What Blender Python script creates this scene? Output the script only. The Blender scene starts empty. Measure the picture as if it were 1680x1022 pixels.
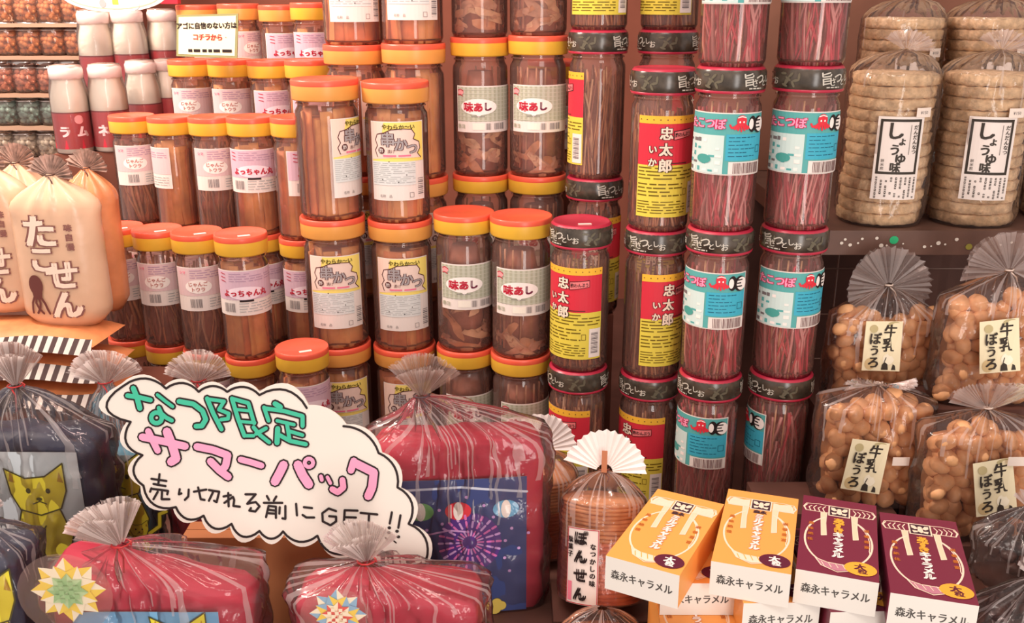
import bpy, bmesh, math, random
from math import sin, cos, pi, radians, sqrt, atan2, tan
from mathutils import Vector, Matrix, noise
from mathutils.geometry import tessellate_polygon
random.seed(7)
S = bpy.context.scene
COL = S.collection

# ------------------------------------------------------------------ camera, world, lights, exposure
CZ = 1.62                      # eye height; the counter top is at 0.85
TH = radians(18.2); F = 1600.0
cam = bpy.data.objects.new('camera', bpy.data.cameras.new('camera'))
cam.data.sensor_width = 36; cam.data.lens = F/1680*36
cam.data.clip_start = .02
cam.location = (0, 0, CZ); cam.rotation_euler = (pi/2-TH, 0, 0)
COL.objects.link(cam); S.camera = cam

w = bpy.data.worlds.new('world'); S.world = w; w.use_nodes = True
w.node_tree.nodes['Background'].inputs[0].default_value = (1.0, .85, .80, 1)
w.node_tree.nodes['Background'].inputs[1].default_value = .78
def area(name, loc, target, sx, sy, power, col=(1, .89, .81)):
    l = bpy.data.lights.new(name, 'AREA'); l.shape = 'RECTANGLE'; l.size = sx; l.size_y = sy
    l.energy = power; l.color = col
    o = bpy.data.objects.new(name, l); COL.objects.link(o); o.location = loc
    o.rotation_euler = (Vector(target)-Vector(loc)).to_track_quat('-Z', 'Y').to_euler()
    return o
area('ceiling_light', (-.5, -.1, 3.0), (-.1, 1.5, 1.1), .9, .35, 12)
area('ceiling_light', (.7, -.6, 2.9), (.4, 1.3, 1.0), .9, .35, 6)
area('added_rear_fill', (.75, -1.7, 1.15), (.0, 1.4, 1.15), .62, 2.2, 36, (1, .93, .88))  # tall panel added behind the camera: flat frontal fill, pale bands on jars
area('added_fill_light', (-1.3, 1.5, 2.3), (-.95, 2.0, 1.35), .6, .2, 26, (1, .84, .72))  # added for the bright glow at the upper left; no fitting modelled
area('added_fill_light', (-1.35, 2.05, 2.5), (-1.25, 2.45, 1.55), .5, .12, 10, (1, .88, .76))  # extra light added to brighten the far glass jars
area('added_fill_light', (-.35, 1.15, 2.35), (-.3, 1.75, 1.5), .8, .15, 8, (1, .70, .62))  # reddish light added to lift the hazy jars at the upper centre
S.view_settings.view_transform = 'Standard'
try: S.view_settings.look = 'None'
except Exception: pass
S.view_settings.exposure = 0.0; S.view_settings.gamma = 1.0
S.view_settings.use_curve_mapping = False
S.cycles.transparent_max_bounces = 24
S.cycles.max_bounces = 8

# ------------------------------------------------------------------ helpers
def ray(px, py):
    u = (px-840)/F; v = -(py-511)/F
    return Vector((u, cos(TH)+v*sin(TH), -sin(TH)+v*cos(TH)))
def at(px, py, D):              # a point on the sight line at distance D along the room's depth
    r = ray(px, py); return Vector((0, 0, CZ)) + r*(D/r.y)
def at_z(px, py, z):
    r = ray(px, py); return Vector((0, 0, CZ)) + r*((z-CZ)/r.z)

def lin(c):
    return tuple((x/255/12.92 if x/255 <= .04045 else ((x/255+.055)/1.055)**2.4) for x in c)
MATS = {}
def mat(name, col, rough=.5, spec=.5, var=0.0, scale=60, bump=0.0, bscale=200, metal=0, trans=0):
    if name in MATS: return MATS[name]
    m = bpy.data.materials.new(name); m.use_nodes = True; MATS[name] = m
    nt = m.node_tree; b = nt.nodes['Principled BSDF']
    c = lin(col)
    b.inputs['Base Color'].default_value = (*c, 1)
    b.inputs['Roughness'].default_value = rough
    b.inputs['Specular IOR Level'].default_value = spec
    b.inputs['Metallic'].default_value = metal
    if trans:
        b.inputs['Subsurface Weight'].default_value = trans
        b.inputs['Subsurface Radius'].default_value = (.01, .006, .004)
    if var or bump:
        tc = nt.nodes.new('ShaderNodeTexCoord')
    if var:
        n = nt.nodes.new('ShaderNodeTexNoise'); n.inputs['Scale'].default_value = scale; n.inputs['Detail'].default_value = 4
        r = nt.nodes.new('ShaderNodeValToRGB')
        r.color_ramp.elements[0].position = .3; r.color_ramp.elements[1].position = .72
        r.color_ramp.elements[0].color = (*[x*(1-var) for x in c], 1)
        r.color_ramp.elements[1].color = (*[min(1, x*(1+var*.7)) for x in c], 1)
        nt.links.new(tc.outputs['Object'], n.inputs['Vector']); nt.links.new(n.outputs['Fac'], r.inputs['Fac'])
        nt.links.new(r.outputs['Color'], b.inputs['Base Color'])
    if bump:
        n = nt.nodes.new('ShaderNodeTexNoise'); n.inputs['Scale'].default_value = bscale; n.inputs['Detail'].default_value = 3
        bp = nt.nodes.new('ShaderNodeBump'); bp.inputs['Strength'].default_value = bump; bp.inputs['Distance'].default_value = .002
        nt.links.new(tc.outputs['Object'], n.inputs['Vector']); nt.links.new(n.outputs['Fac'], bp.inputs['Height'])
        nt.links.new(bp.outputs['Normal'], b.inputs['Normal'])
    return m
def film(name, tint=(255, 250, 246), haze=.06, gloss=.6, rough=.08, bump=0.0, bscale=60, hazecol=(255, 225, 215), wrinkle=False, ior=1.45):
    """thin clear plastic: see-through, a fresnel gloss and a little milky haze"""
    if name in MATS: return MATS[name]
    m = bpy.data.materials.new(name); m.use_nodes = True; MATS[name] = m
    nt = m.node_tree; nt.nodes.clear(); N = nt.nodes.new; L = nt.links.new
    out = N('ShaderNodeOutputMaterial')
    tr = N('ShaderNodeBsdfTransparent'); tr.inputs[0].default_value = (*lin(tint), 1)
    df = N('ShaderNodeBsdfDiffuse'); df.inputs[0].default_value = (*lin(hazecol), 1)
    tl = N('ShaderNodeBsdfTranslucent'); tl.inputs[0].default_value = (*lin(hazecol), 1)
    ad = N('ShaderNodeMixShader'); ad.inputs[0].default_value = .5; L(df.outputs[0], ad.inputs[1]); L(tl.outputs[0], ad.inputs[2])
    gl = N('ShaderNodeBsdfGlossy'); gl.inputs['Roughness'].default_value = rough
    m1 = N('ShaderNodeMixShader'); m1.inputs[0].default_value = haze
    L(tr.outputs[0], m1.inputs[1]); L(ad.outputs[0], m1.inputs[2])
    fr = N('ShaderNodeFresnel'); fr.inputs['IOR'].default_value = ior
    mu = N('ShaderNodeMath'); mu.operation = 'MULTIPLY_ADD'; mu.inputs[1].default_value = gloss; mu.inputs[2].default_value = .01; mu.use_clamp = True
    L(fr.outputs[0], mu.inputs[0])
    m2 = N('ShaderNodeMixShader'); L(mu.outputs[0], m2.inputs[0]); L(m1.outputs[0], m2.inputs[1]); L(gl.outputs[0], m2.inputs[2])
    L(m2.outputs[0], out.inputs[0])
    tc = N('ShaderNodeTexCoord')
    if wrinkle:   # ridged noise: crinkles that carry milky creases
        n = N('ShaderNodeTexNoise'); n.noise_type = 'RIDGED_MULTIFRACTAL'; n.inputs['Scale'].default_value = bscale*.5; n.inputs['Detail'].default_value = 3
        L(tc.outputs['Object'], n.inputs['Vector'])
        r = N('ShaderNodeMapRange'); r.inputs[1].default_value = .55; r.inputs[2].default_value = 1.6; r.inputs[3].default_value = haze*.5; r.inputs[4].default_value = min(.8, haze*3.2)
        L(n.outputs['Fac'], r.inputs[0]); L(r.outputs[0], m1.inputs[0])
    if bump:
        n = N('ShaderNodeTexNoise'); n.inputs['Scale'].default_value = bscale; n.inputs['Detail'].default_value = 2
        bp = N('ShaderNodeBump'); bp.inputs['Strength'].default_value = bump; bp.inputs['Distance'].default_value = .0024
        L(tc.outputs['Object'], n.inputs['Vector']); L(n.outputs['Fac'], bp.inputs['Height'])
        L(bp.outputs[0], gl.inputs['Normal']); L(bp.outputs[0], fr.inputs['Normal']); L(bp.outputs[0], df.inputs['Normal'])
    return m

class G:
    """collects faces with materials; one G becomes one mesh object"""
    def __init__(s): s.v = []; s.f = []; s.m = []; s.mats = []; s.sm = []
    def mi(s, m):
        if m not in s.mats: s.mats.append(m)
        return s.mats.index(m)
    def add(s, vs, fs, m, smooth=False):
        k = len(s.v); i = s.mi(m)
        s.v += [tuple(p) for p in vs]
        for f in fs: s.f.append([k+j for j in f]); s.m.append(i); s.sm.append(smooth)
    def box(s, a, b, m, M=None):
        x0, y0, z0 = a; x1, y1, z1 = b
        vs = [Vector(p) for p in ((x0,y0,z0),(x1,y0,z0),(x1,y1,z0),(x0,y1,z0),(x0,y0,z1),(x1,y0,z1),(x1,y1,z1),(x0,y1,z1))]
        if M is not None: vs = [M@p for p in vs]
        s.add(vs, [(0,3,2,1),(4,5,6,7),(0,1,5,4),(1,2,6,5),(2,3,7,6),(3,0,4,7)], m)
    def lathe(s, prof, m, n=40, smooth=True, c=(0, 0, 0), disp=None):
        vs = []; fs = []
        for j, (r, z) in enumerate(prof):
            for i in range(n):
                a = 2*pi*i/n; rr = r
                if disp: rr, z2 = disp(a, r, z, j)
                else: z2 = z
                vs.append((c[0]+rr*cos(a), c[1]+rr*sin(a), c[2]+z2))
        for j in range(len(prof)-1):
            for i in range(n):
                fs.append((j*n+i, j*n+(i+1)%n, (j+1)*n+(i+1)%n, (j+1)*n+i))
        s.add(vs, fs, m, smooth)
    def tube(s, pts, r, m, n=5, r1=None, flat=1.0, smooth=True):
        pts = [Vector(p) for p in pts]; vs = []; fs = []; K = len(pts)
        up = Vector((.13, .91, .37)).normalized()
        for j, p in enumerate(pts):
            t = (pts[min(j+1, K-1)]-pts[max(j-1, 0)]).normalized()
            a = t.cross(up).normalized(); b = t.cross(a)
            rr = r if r1 is None else r+(r1-r)*j/(K-1)
            for i in range(n):
                q = 2*pi*i/n; vs.append(p+a*cos(q)*rr+b*sin(q)*rr*flat)
        for j in range(K-1):
            for i in range(n): fs.append((j*n+i, j*n+(i+1)%n, (j+1)*n+(i+1)%n, (j+1)*n+i))
        fs.append(tuple(range(n))[::-1]); fs.append(tuple((K-1)*n+i for i in range(n)))
        s.add(vs, fs, m, smooth)
    def grid(s, rows, m, closed=False, smooth=True):
        n = len(rows[0]); vs = [p for r in rows for p in r]; fs = []
        for j in range(len(rows)-1):
            for i in range(n if closed else n-1):
                fs.append((j*n+i, j*n+(i+1)%n, (j+1)*n+(i+1)%n, (j+1)*n+i))
        s.add(vs, fs, m, smooth)
    def mesh(s, name):
        me = bpy.data.meshes.new(name); me.from_pydata(s.v, [], s.f)
        for m in s.mats: me.materials.append(m)
        me.polygons.foreach_set('material_index', s.m); me.polygons.foreach_set('use_smooth', s.sm)
        me.update(); return me
    def obj(s, name, parent=None, loc=None, rz=0, kind=None):
        o = bpy.data.objects.new(name, s.mesh(name)); COL.objects.link(o)
        if parent: o.parent = parent
        if loc is not None: o.location = loc
        o.rotation_euler.z = rz
        if kind: o['kind'] = kind
        return o
def tag(o, label, cat, group=None, kind=None):
    o['label'] = label; o['category'] = cat
    if group: o['group'] = group
    if kind: o['kind'] = kind
    return o
def thing(name, label, cat, loc=(0, 0, 0), rz=0, group=None):
    o = bpy.data.objects.new(name, None); COL.objects.link(o); o.location = loc; o.rotation_euler.z = rz
    o.empty_display_size = .02
    return tag(o, label, cat, group)
def inst(name, me, parent=None, loc=(0, 0, 0), rz=0, kind=None):
    o = bpy.data.objects.new(name, me); COL.objects.link(o); o.parent = parent; o.location = loc; o.rotation_euler.z = rz
    if kind: o['kind'] = kind
    return o

# ------------------------------------------------------------------ print: flat shapes laid on a surface
_glyph = {}
_tc = bpy.data.curves.new('lettering', 'FONT'); _to = bpy.data.objects.new('lettering', _tc); COL.objects.link(_to)
def glyphs(text, bold=0.0):
    k = (text, bold)
    if k in _glyph: return _glyph[k]
    _tc.body = text; _tc.size = 1; _tc.align_x = 'CENTER'; _tc.align_y = 'CENTER'; _tc.resolution_u = 2; _tc.offset = bold
    bpy.context.view_layer.update()
    dg = bpy.context.evaluated_depsgraph_get(); ev = _to.evaluated_get(dg); me = ev.to_mesh()
    me.calc_loop_triangles()
    vs = [(v.co.x, v.co.y) for v in me.vertices]; ts = [tuple(t.vertices) for t in me.loop_triangles]
    ev.to_mesh_clear()
    if vs:
        x0 = min(v[0] for v in vs); x1 = max(v[0] for v in vs); y0 = min(v[1] for v in vs); y1 = max(v[1] for v in vs)
        if len(text) == 1: vs = [(x-(x0+x1)/2, y-(y0+y1)/2) for x, y in vs]
        else: vs = [(x-(x0+x1)/2, y-(y0+y1)/2) for x, y in vs]
    _glyph[k] = (vs, ts); return _glyph[k]
class P:
    """draws in (u, v) metres on a surface map fn(u, v, lift) -> xyz"""
    def __init__(s, g, fn, step=.006, lift=.00025): s.g = g; s.fn = fn; s.step = step; s.h = lift; s.k = 1
    def tri(s, a, b, c, m, lay):
        st = s.step
        ext = max(abs(a[0]-b[0]), abs(b[0]-c[0]), abs(a[0]-c[0]))
        if ext > st:
            e = [(abs(a[0]-b[0]), 0), (abs(b[0]-c[0]), 1), (abs(a[0]-c[0]), 2)]; e = max(e)[1]
            if e == 1: a, b, c = b, c, a
            if e == 2: a, b, c = c, a, b
            q = ((a[0]+b[0])/2, (a[1]+b[1])/2)
            s.tri(a, q, c, m, lay); s.tri(q, b, c, m, lay); return
        h = lay*s.h+(s.k % 23)*s.h*.03
        s.g.add([s.fn(*a, h), s.fn(*b, h), s.fn(*c, h)], [(0, 1, 2)], m)
    def quad(s, a, b, c, d, m, lay=1): s.k += 1; s.tri(a, b, c, m, lay); s.tri(a, c, d, m, lay)
    def rect(s, u0, v0, u1, v1, m, lay=1):
        n = max(1, math.ceil((u1-u0)/s.step)) if s.step < 1 else 1
        for i in range(n):
            a = u0+(u1-u0)*i/n; b = u0+(u1-u0)*(i+1)/n; h = lay*s.h
            s.g.add([s.fn(a, v0, h), s.fn(b, v0, h), s.fn(b, v1, h), s.fn(a, v1, h)], [(0, 1, 2, 3)], m)
    def ell(s, u, v, ru, rv, m, lay=2, n=20, rot=0):
        s.k += 1
        p = [(u+ru*cos(2*pi*i/n)*cos(rot)-rv*sin(2*pi*i/n)*sin(rot), v+ru*cos(2*pi*i/n)*sin(rot)+rv*sin(2*pi*i/n)*cos(rot)) for i in range(n)]
        for i in range(n): s.tri((u, v), p[i], p[(i+1) % n], m, lay)
    def poly(s, pts, m, lay=2):
        for t in tessellate_polygon([[Vector((x, y, 0)) for x, y in pts]]):
            s.tri(pts[t[0]], pts[t[1]], pts[t[2]], m, lay)
    def stroke(s, pts, wd, m, lay=2, closed=False, caps=True):
        K = len(pts)
        segs = [(pts[i], pts[(i+1) % K]) for i in range(K if closed else K-1)]
        for a, b in segs:
            dx, dy = b[0]-a[0], b[1]-a[1]; L = sqrt(dx*dx+dy*dy) or 1e-9; nx, ny = -dy/L*wd/2, dx/L*wd/2
            s.quad((a[0]-nx, a[1]-ny), (b[0]-nx, b[1]-ny), (b[0]+nx, b[1]+ny), (a[0]+nx, a[1]+ny), m, lay)
        if caps:
            for p in pts: s.ell(p[0], p[1], wd/2, wd/2, m, lay, n=8)
    def text(s, t, u, v, size, m, lay=3, bold=.0, rot=0, sx=1.0):
        vs, ts = glyphs(t); c, q = cos(rot), sin(rot)
        b = bold*size                     # bold letters are struck four times, slightly apart
        for ox, oy in (((0, 0),) if not bold else ((-b, -b*.6), (b, -b*.6), (b, b*.6), (-b, b*.6))):
            pv = [(u+ox+(x*sx*c-y*q)*size, v+oy+(x*sx*q+y*c)*size) for x, y in vs]
            s.k += 1
            for a in ts: s.tri(pv[a[0]], pv[a[1]], pv[a[2]], m, lay)
    def vtext(s, t, u, v, size, m, lay=3, bold=0.0, pitch=1.05):
        for i, ch in enumerate(t): s.text(ch, u, v-i*size*pitch, size, m, lay, bold)
    def lines(s, u0, v0, u1, v1, n, m, lay=2, th=.35, seed=1, fill=.8):
        r = random.Random(seed); dv = (v1-v0)/n
        for i in range(n):
            u = u0; y = v0+(i+.5)*dv; end = u0+(u1-u0)*(1 if r.random() < .7 else r.uniform(.4, .9))
            while u < end:
                L = r.uniform(.1, .35)*(u1-u0); e = min(end, u+L*fill)
                s.rect(u, y-dv*th/2, e, y+dv*th/2, m, lay); u += L
    def bars(s, u0, v0, u1, v1, n, m, lay=3, seed=3):
        r = random.Random(seed); d = (u1-u0)/n
        for i in range(n): s.rect(u0+i*d, v0, u0+i*d+d*r.uniform(.25, .7), v1, m, lay)
def cyl_fn(R):
    return lambda u, v, h: ((R+h)*sin(u/R), -(R+h)*cos(u/R), v)
def flat_fn(o, ax, ay, nrm):
    o, ax, ay, nrm = Vector(o), Vector(ax), Vector(ay), Vector(nrm)
    return lambda u, v, h: o+ax*u+ay*v+nrm*h
I = lambda name, c: mat('ink_'+name, c, .55, .3)
BLK = I('black', (38, 26, 26)); WHT = I('white', (250, 240, 232)); RED = I('red', (226, 44, 62)); YEL = I('yellow', (226, 206, 78))
ORG = I('orange', (246, 160, 52)); GRY = I('grey', (120, 112, 112)); BLU = I('blue', (66, 176, 200)); TEA = I('teal', (92, 172, 168))
PNK = I('pink', (240, 120, 150)); MAU = I('mauve', (214, 182, 196)); SAG = I('sage', (196, 196, 176)); SG2 = I('sage_dark', (176, 176, 152))
PAP = mat('label_paper', (236, 224, 215), .45, .4); CRM = mat('cream_paper', (240, 228, 190), .5, .4)
BRN = I('brown', (92, 44, 44))

# ------------------------------------------------------------------ setting
dark = mat('dark_wood', (98, 64, 54), .6, .3, .25, 12)
dark2 = mat('dark_cloth', (110, 70, 60), .9, .2, .2, 30)
wallm = mat('back_wall_paint', (150, 88, 70), .85, .2, .15, 6)
def slab(name, a, b, m, kind='structure'):
    g = G(); g.box(a, b, m); return g.obj(name, kind=kind)
slab('floor', (-2.6, -1.8, -.05), (2.6, 3.2, 0), mat('floor_board', (120, 96, 84), .6, .3, .2, 9))
slab('wall_back', (-2.6, 3.0, 0), (2.6, 3.1, 3.3), wallm)
ct = thing('display_counter', 'brown wooden counter carrying the whole candy display', 'counter', (0, 1.5, 0))
g = G(); g.box((-.50, -.85, .81), (1.7, .95, .85), dark); g.box((-1.7, -.85, .81), (-.50, 0, .85), dark); g.box((-1.7, 0, .81), (-.50, .95, .825), dark); g.obj('counter_top', ct)
g = G(); g.box((-1.6, -.8, 0), (1.6, .9, .81), dark); g.obj('counter_body', ct)

# ------------------------------------------------------------------ jars
jar_clear = film('clear_jar_plastic', (255, 247, 242), .17, 1.0, .04, hazecol=(255, 200, 184))  # milky plastic; its extra rosy haze also paints in a veiling glare
lid_red = mat('lid_orange_red', (236, 96, 70), .32, .5, .06, 30)
lid_yel = mat('lid_yellow', (236, 184, 62), .38, .5, .06, 30)
lid_yel2 = mat('lid_amber', (240, 168, 84), .38, .5, .06, 30)
lid_crim = mat('lid_crimson', (184, 44, 68), .3, .5, .05, 30)
band_m = mat('shrink_band_black', (74, 66, 56), .22, .6, .75, 55)
stick = I('sticker', (250, 214, 204))

def jar_body(R, H, hl):
    g = G(); r = R*.935; zt = H-hl
    g.lathe([(.0001, .004), (r*.82, .004), (r*.93, .0005), (r, .008), (r, .012), (r*1.0, zt-.026), (r*.985, zt-.017), (r*.90, zt-.010), (r*.885, zt-.004), (r*.885, zt+.006)], jar_clear, 44)
    g.lathe([(r*.93, zt-.007), (r*.955, zt-.0055), (r*.93, zt-.004)], jar_clear, 44)
    return g.mesh('jar_body')
def lid_yellow_mesh(R, H, hl, amber=False):
    m = lid_yel2 if amber else lid_yel
    g = G(); z1 = H-hl*.30
    g.lathe([(R*.90, H-hl), (R*.965, H-hl), (R*.985, H-hl+.002), (R*.995, z1)], m, 44)
    g.lathe([(R*.995, z1), (R*1.0, z1+.0012), (R*1.0, H-.003), (R*.985, H-.0008), (R*.965, H), (R*.93, H-.0012), (.0001, H-.0012)], lid_red, 44)
    return g.mesh('jar_lid')
def lid_black_mesh(R, H, hl):
    g = G()
    g.lathe([(R*.97, H-hl-.0005), (R*.99, H-hl+.0015), (R*.97, H-hl+.003)], lid_crim, 44)
    g.lathe([(R*.97, H-.004), (R*.93, H-.002), (R*.90, H), (R*.87, H-.001), (.0001, H-.001)], lid_crim, 44)
    return g.mesh('jar_lid')
def band_black_mesh(R, H, hl):
    g = G()
    g.lathe([(R*.975, H-hl+.003), (R*1.0, H-hl+.005), (R*1.0, H-hl*.5), (R*.995, H-.007), (R*.965, H-.0035)], band_m, 44)
    p = P(g, cyl_fn(R*1.001), .005, .0004)
    WH = mat('silver_print', (206, 200, 186), .4, .5)
    for k in (-1.5, 1.0, 3.3):
        for i, ch in enumerate('旨さつとしお'):
            p.text(ch, (k+i*.19)*R, H-hl*.52-(.0025 if i % 2 else -.002), (.019, .012, .017, .011, .011, .012)[i]*.9, WH, 1, .02, rot=.12)
        p.lines((k)*R, H-hl*.86, (k+.45)*R, H-hl*.76, 1, WH, 1, .5, 5)
        gr = mat('smoke_print', (104, 98, 80), .4, .4)
        for q in range(9):
            p.ell((k+1.25+.08*q % .5)*R, H-hl*(.3+.5*((q*37) % 10)/10), .005, .0018, gr, 1, 7, rot=q*1.3)
    return g.mesh('lid_band')

def lab(fn_draw, R, a, v0, v1, paper=PAP):
    g = G(); r = R*.935+.0008; p = P(g, cyl_fn(r), .006, .00028)
    p.rect(-a*r, v0, a*r, v1, paper, 0)
    fn_draw(p, r, a*r, v0, v1); return g.mesh('jar_label')
def draw_K(p, r, a, v0, v1):
    h = v1-v0; e = .0015
    p.rect(-a+e, v0+h*.50, a-e, v1-e, I('cream_yellow', (250, 226, 120)), 1)
    p.poly([(-a+e, v0+h*.52), (-a+e, v1-e), (-a*.45, v1-e), (-a*.55, v0+h*.8), (-a*.2, v0+h*.55)], I('blush', (246, 214, 196)), 2)
    # wobbly cloud outline
    cl = [(-.72, .56), (-.80, .64), (-.70, .70), (-.78, .77), (-.70, .84), (-.45, .86), (-.2, .90), (.2, .91), (.5, .90), (.62, .84), (.55, .78), (.78, .74), (.82, .66), (.7, .6), (.85, .54)]
    cp = [(x*a, v0+y*h) for x, y in cl]
    p.poly(cp+[(.4*a, v0+.545*h)], I('cloud', (240, 214, 200)), 3); p.stroke(cp, .0013, BRN, 4)
    for i, ch in enumerate('やわらか〜い'): p.text(ch, (-.42+i*.19)*a, v1-h*(.065+.004*(i % 2)), .0085, I('olive', (92, 84, 30)), 5, .03)
    for ch, x, y, s in (('串', -.32, .78, .023), ('か', .12, .72, .021), ('つ', .50, .655, .019)):
        p.text(ch, x*a, v0+y*h, s, BRN, 5, .075); p.text(ch, x*a, v0+y*h, s, I('silver', (168, 160, 160)), 6, .03)
    p.ell(-.55*a, v0+.64*h, .0052, .0052, BRN, 5, 14); p.text('酢', -.55*a, v0+.64*h, .007, WHT, 6)
    p.text('漬け', -.22*a, v0+.63*h, .006, BRN, 6)
    p.rect(-.5*a, v0+.565*h, -.05*a, v0+.585*h, PNK, 5); p.rect(.02*a, v0+.565*h, .45*a, v0+.585*h, PNK, 5)
    p.rect(-a+e*2, v0+.2*h, a*.62, v0+.5*h, I('ice', (222, 224, 220)), 2)
    p.lines(-a+.003, v0+.22*h, a*.6, v0+.49*h, 11, I('pale_grey', (176, 176, 174)), 3, .25, 4)
    for x, y in ((-.3, .5), (.28, .33), (-.55, .27), (0, .24)): p.ell(x*a, v0+y*h, .0009, .0009, BLK, 4, 6)
    p.bars(.70*a, v0+.05*h, .93*a, v0+.30*h, 1, PAP, 3)
    for k in range(9): p.rect(.70*a, v0+(.07+.025*k)*h, .93*a, v0+(.07+.025*k+(.008 if k % 3 else .014))*h, GRY, 4)
    p.text('名称　品', -.45*a, v0+.06*h, .005, GRY, 4); p.stroke([(.38*a, v0+.04*h), (.52*a, v0+.04*h), (.52*a, v0+.10*h), (.38*a, v0+.10*h)], .0006, GRY, 4, True)
def draw_A(p, r, a, v0, v1):
    h = v1-v0; e = .002
    p.rect(-a+e, v0+.24*h, a-e, v1-e, SAG, 1)
    n = 14
    for i in range(n): p.rect(-a+e+(2*a-2*e)*i/n, v0+.24*h, -a+e+(2*a-2*e)*(i+.45)/n, v1-e, SG2, 2)
    for i in range(9): p.rect(-a+e, v0+(.26+.082*i)*h, a-e, v0+(.272+.082*i)*h, I('sage_line', (206, 204, 186)), 3)
    c = -.30*a
    p.ell(c, v0+.555*h, .030, .0128, WHT, 4, 26)
    p.poly([(c-.004, v0+.39*h), (c+.005, v0+.39*h), (c+.0, v0+.33*h)], WHT, 4)
    CR = I('crimson', (188, 34, 58))
    p.text('味', c-.0165, v0+.55*h, .0165, CR, 5, .06); p.text('あ', c-.0005, v0+.55*h, .0155, CR, 5, .06); p.text('し', c+.0155, v0+.56*h, .0145, I('plum', (110, 30, 60)), 5, .06)
    p.rect(c-.012, v0+.35*h, c+.010, v0+.36*h, GRY, 5)
    p.ell(-a+.0095, v0+.86*h, .006, .004, I('rose', (236, 160, 160)), 4, 14)
    p.stroke([(-a+.004, v0+.9*h), (-a+.009, v0+.93*h), (-a+.015, v0+.89*h)], .0013, CR, 5); p.stroke([(-a+.004, v0+.8*h), (-a+.009, v0+.815*h), (-a+.014, v0+.78*h)], .0013, CR, 5)
    p.text('串ヨ', -a+.010, v0+.13*h, .008, SG2, 3, .03)
    p.bars(c+.012, v0+.06*h, c+.021, v0+.2*h, 7, GRY, 3); p.bars(c+.026, v0+.06*h, c+.046, v0+.2*h, 12, GRY, 3)
    p.rect(c-.010, v0+.06*h, c+.010, v0+.2*h, I('ivory', (244, 236, 220)), 2)
def draw_Y(var):
    def f(p, r, a, v0, v1):
        h = v1-v0; e = .0015
        p.rect(-a+e, v0+.35*h, a-e, v1-e, MAU if var else I('blush2', (226, 196, 196)), 1)
        p.lines(-a*.5, v0+.74*h, a*.9, v0+.95*h, 4, I('mauve_line', (184, 150, 172)), 2, .35, 7)
        c = -.05*a if var else -.28*a
        CR = I('crimson', (188, 34, 58))
        if var:
            p.ell(c, v0+.50*h, .030, .0105, I('petal', (246, 226, 234)), 2, 24)
            p.text('よっちゃん丸', c, v0+.50*h, .0118, CR, 4, .045)
            p.rect(c-.010, v0+.31*h, c+.012, v0+.35*h, BLK, 3)
            for k in range(3): p.stroke([(-a*.78, v0+(.93-.08*k)*h), (-a*.62, v0+(.91-.08*k)*h)], .0012, CR, 3)
        else:
            p.ell(c, v0+.56*h, .0215, .0115, WHT, 2, 22)
            p.text('じゃんご', c, v0+.62*h, .0078, I('rust', (190, 120, 110)), 4, .03)
            p.text('トウラ', c, v0+.50*h, .0078, I('rust', (190, 120, 110)), 4, .03)
            p.text('シマ', -a*.72, v0+.88*h, .006, PNK, 4, .03)
        p.bars(-a*.55 if not var else -a*.72, v0+.08*h, -a*.2 if not var else -a*.36, v0+.28*h, 14, GRY, 3)
        p.lines(a*.0 if not var else -a*.25, v0+.06*h, a*.9, v0+.30*h, 4, I('pale_grey', (176, 176, 174)), 2, .3, 9)
    return f
def draw_C(p, r, a, v0, v1):
    h = v1-v0
    p.rect(-a, v0, a, v0+.52*h, YEL, 1); p.rect(-a, v0+.52*h, a, v1, I('scarlet', (214, 50, 66)), 1)
    p.rect(-a, v1-.075*h, a, v1, I('gold', (244, 186, 60)), 2)
    for i in range(11): p.ell(-a*.93+a*1.86*i/10, v1-.037*h, .0009, .0009, BRN, 3, 6)
    x = -a*.20
    for i, (ch, s) in enumerate((('忠', .0185), ('太', .0185), ('郎', .0195))):
        p.text(ch, x, v1-h*(.165+.158*i), s, BLK, 3, .085); p.text(ch, x, v1-h*(.165+.158*i), s, I('cream', (246, 222, 200)), 4, .035)
    for i, ch in enumerate('いか'):
        p.text(ch, x-.0175, v1-h*(.325+.125*i), .0125, BRN, 3, .1); p.text(ch, x-.0175, v1-h*(.325+.125*i), .0125, I('cream', (246, 222, 200)), 4, .03)
    bx = x+.0245
    p.poly([(bx-.0145, v1-.235*h), (bx+.015, v1-.2*h), (bx+.015, v1-.125*h), (bx-.0145, v1-.145*h)], BLK, 3)
    p.poly([(bx-.0135, v1-.228*h), (bx+.0142, v1-.195*h), (bx+.0142, v1-.132*h), (bx-.0135, v1-.152*h)], I('salmon', (238, 130, 130)), 4)
    p.text('酢わんぷう', bx, v1-.178*h, .0066, BLK, 5, .02, rot=.07, sx=.8)
    p.rect(x-.003, v0+.535*h, x+.034, v0+.545*h, BRN, 3)
    OL = I('olive_print', (112, 92, 16))
    p.lines(-a*.96, v0+.37*h, a*.95, v0+.51*h, 4, OL, 2, .35, 11); p.lines(-a*.96, v0+.2*h, a*.35, v0+.35*h, 4, OL, 2, .35, 12)
    p.lines(-a*.96, v0+.03*h, a*.5, v0+.17*h, 5, OL, 2, .35, 13)
    p.rect(a*.60, v0+.02*h, a*.97, v0+.34*h, PAP, 3); p.bars(a*.66, v0+.06*h, a*.90, v0+.30*h, 1, PAP, 4)
    for k in range(14): p.rect(a*.66, v0+(.07+.017*k)*h, a*.88, v0+(.07+.017*k+(.006 if k % 3 else .011))*h, GRY, 5)
    p.stroke([(a*.38, v0+.22*h), (a*.50, v0+.22*h), (a*.50, v0+.28*h), (a*.38, v0+.28*h)], .0007, OL, 3, True)
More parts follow.
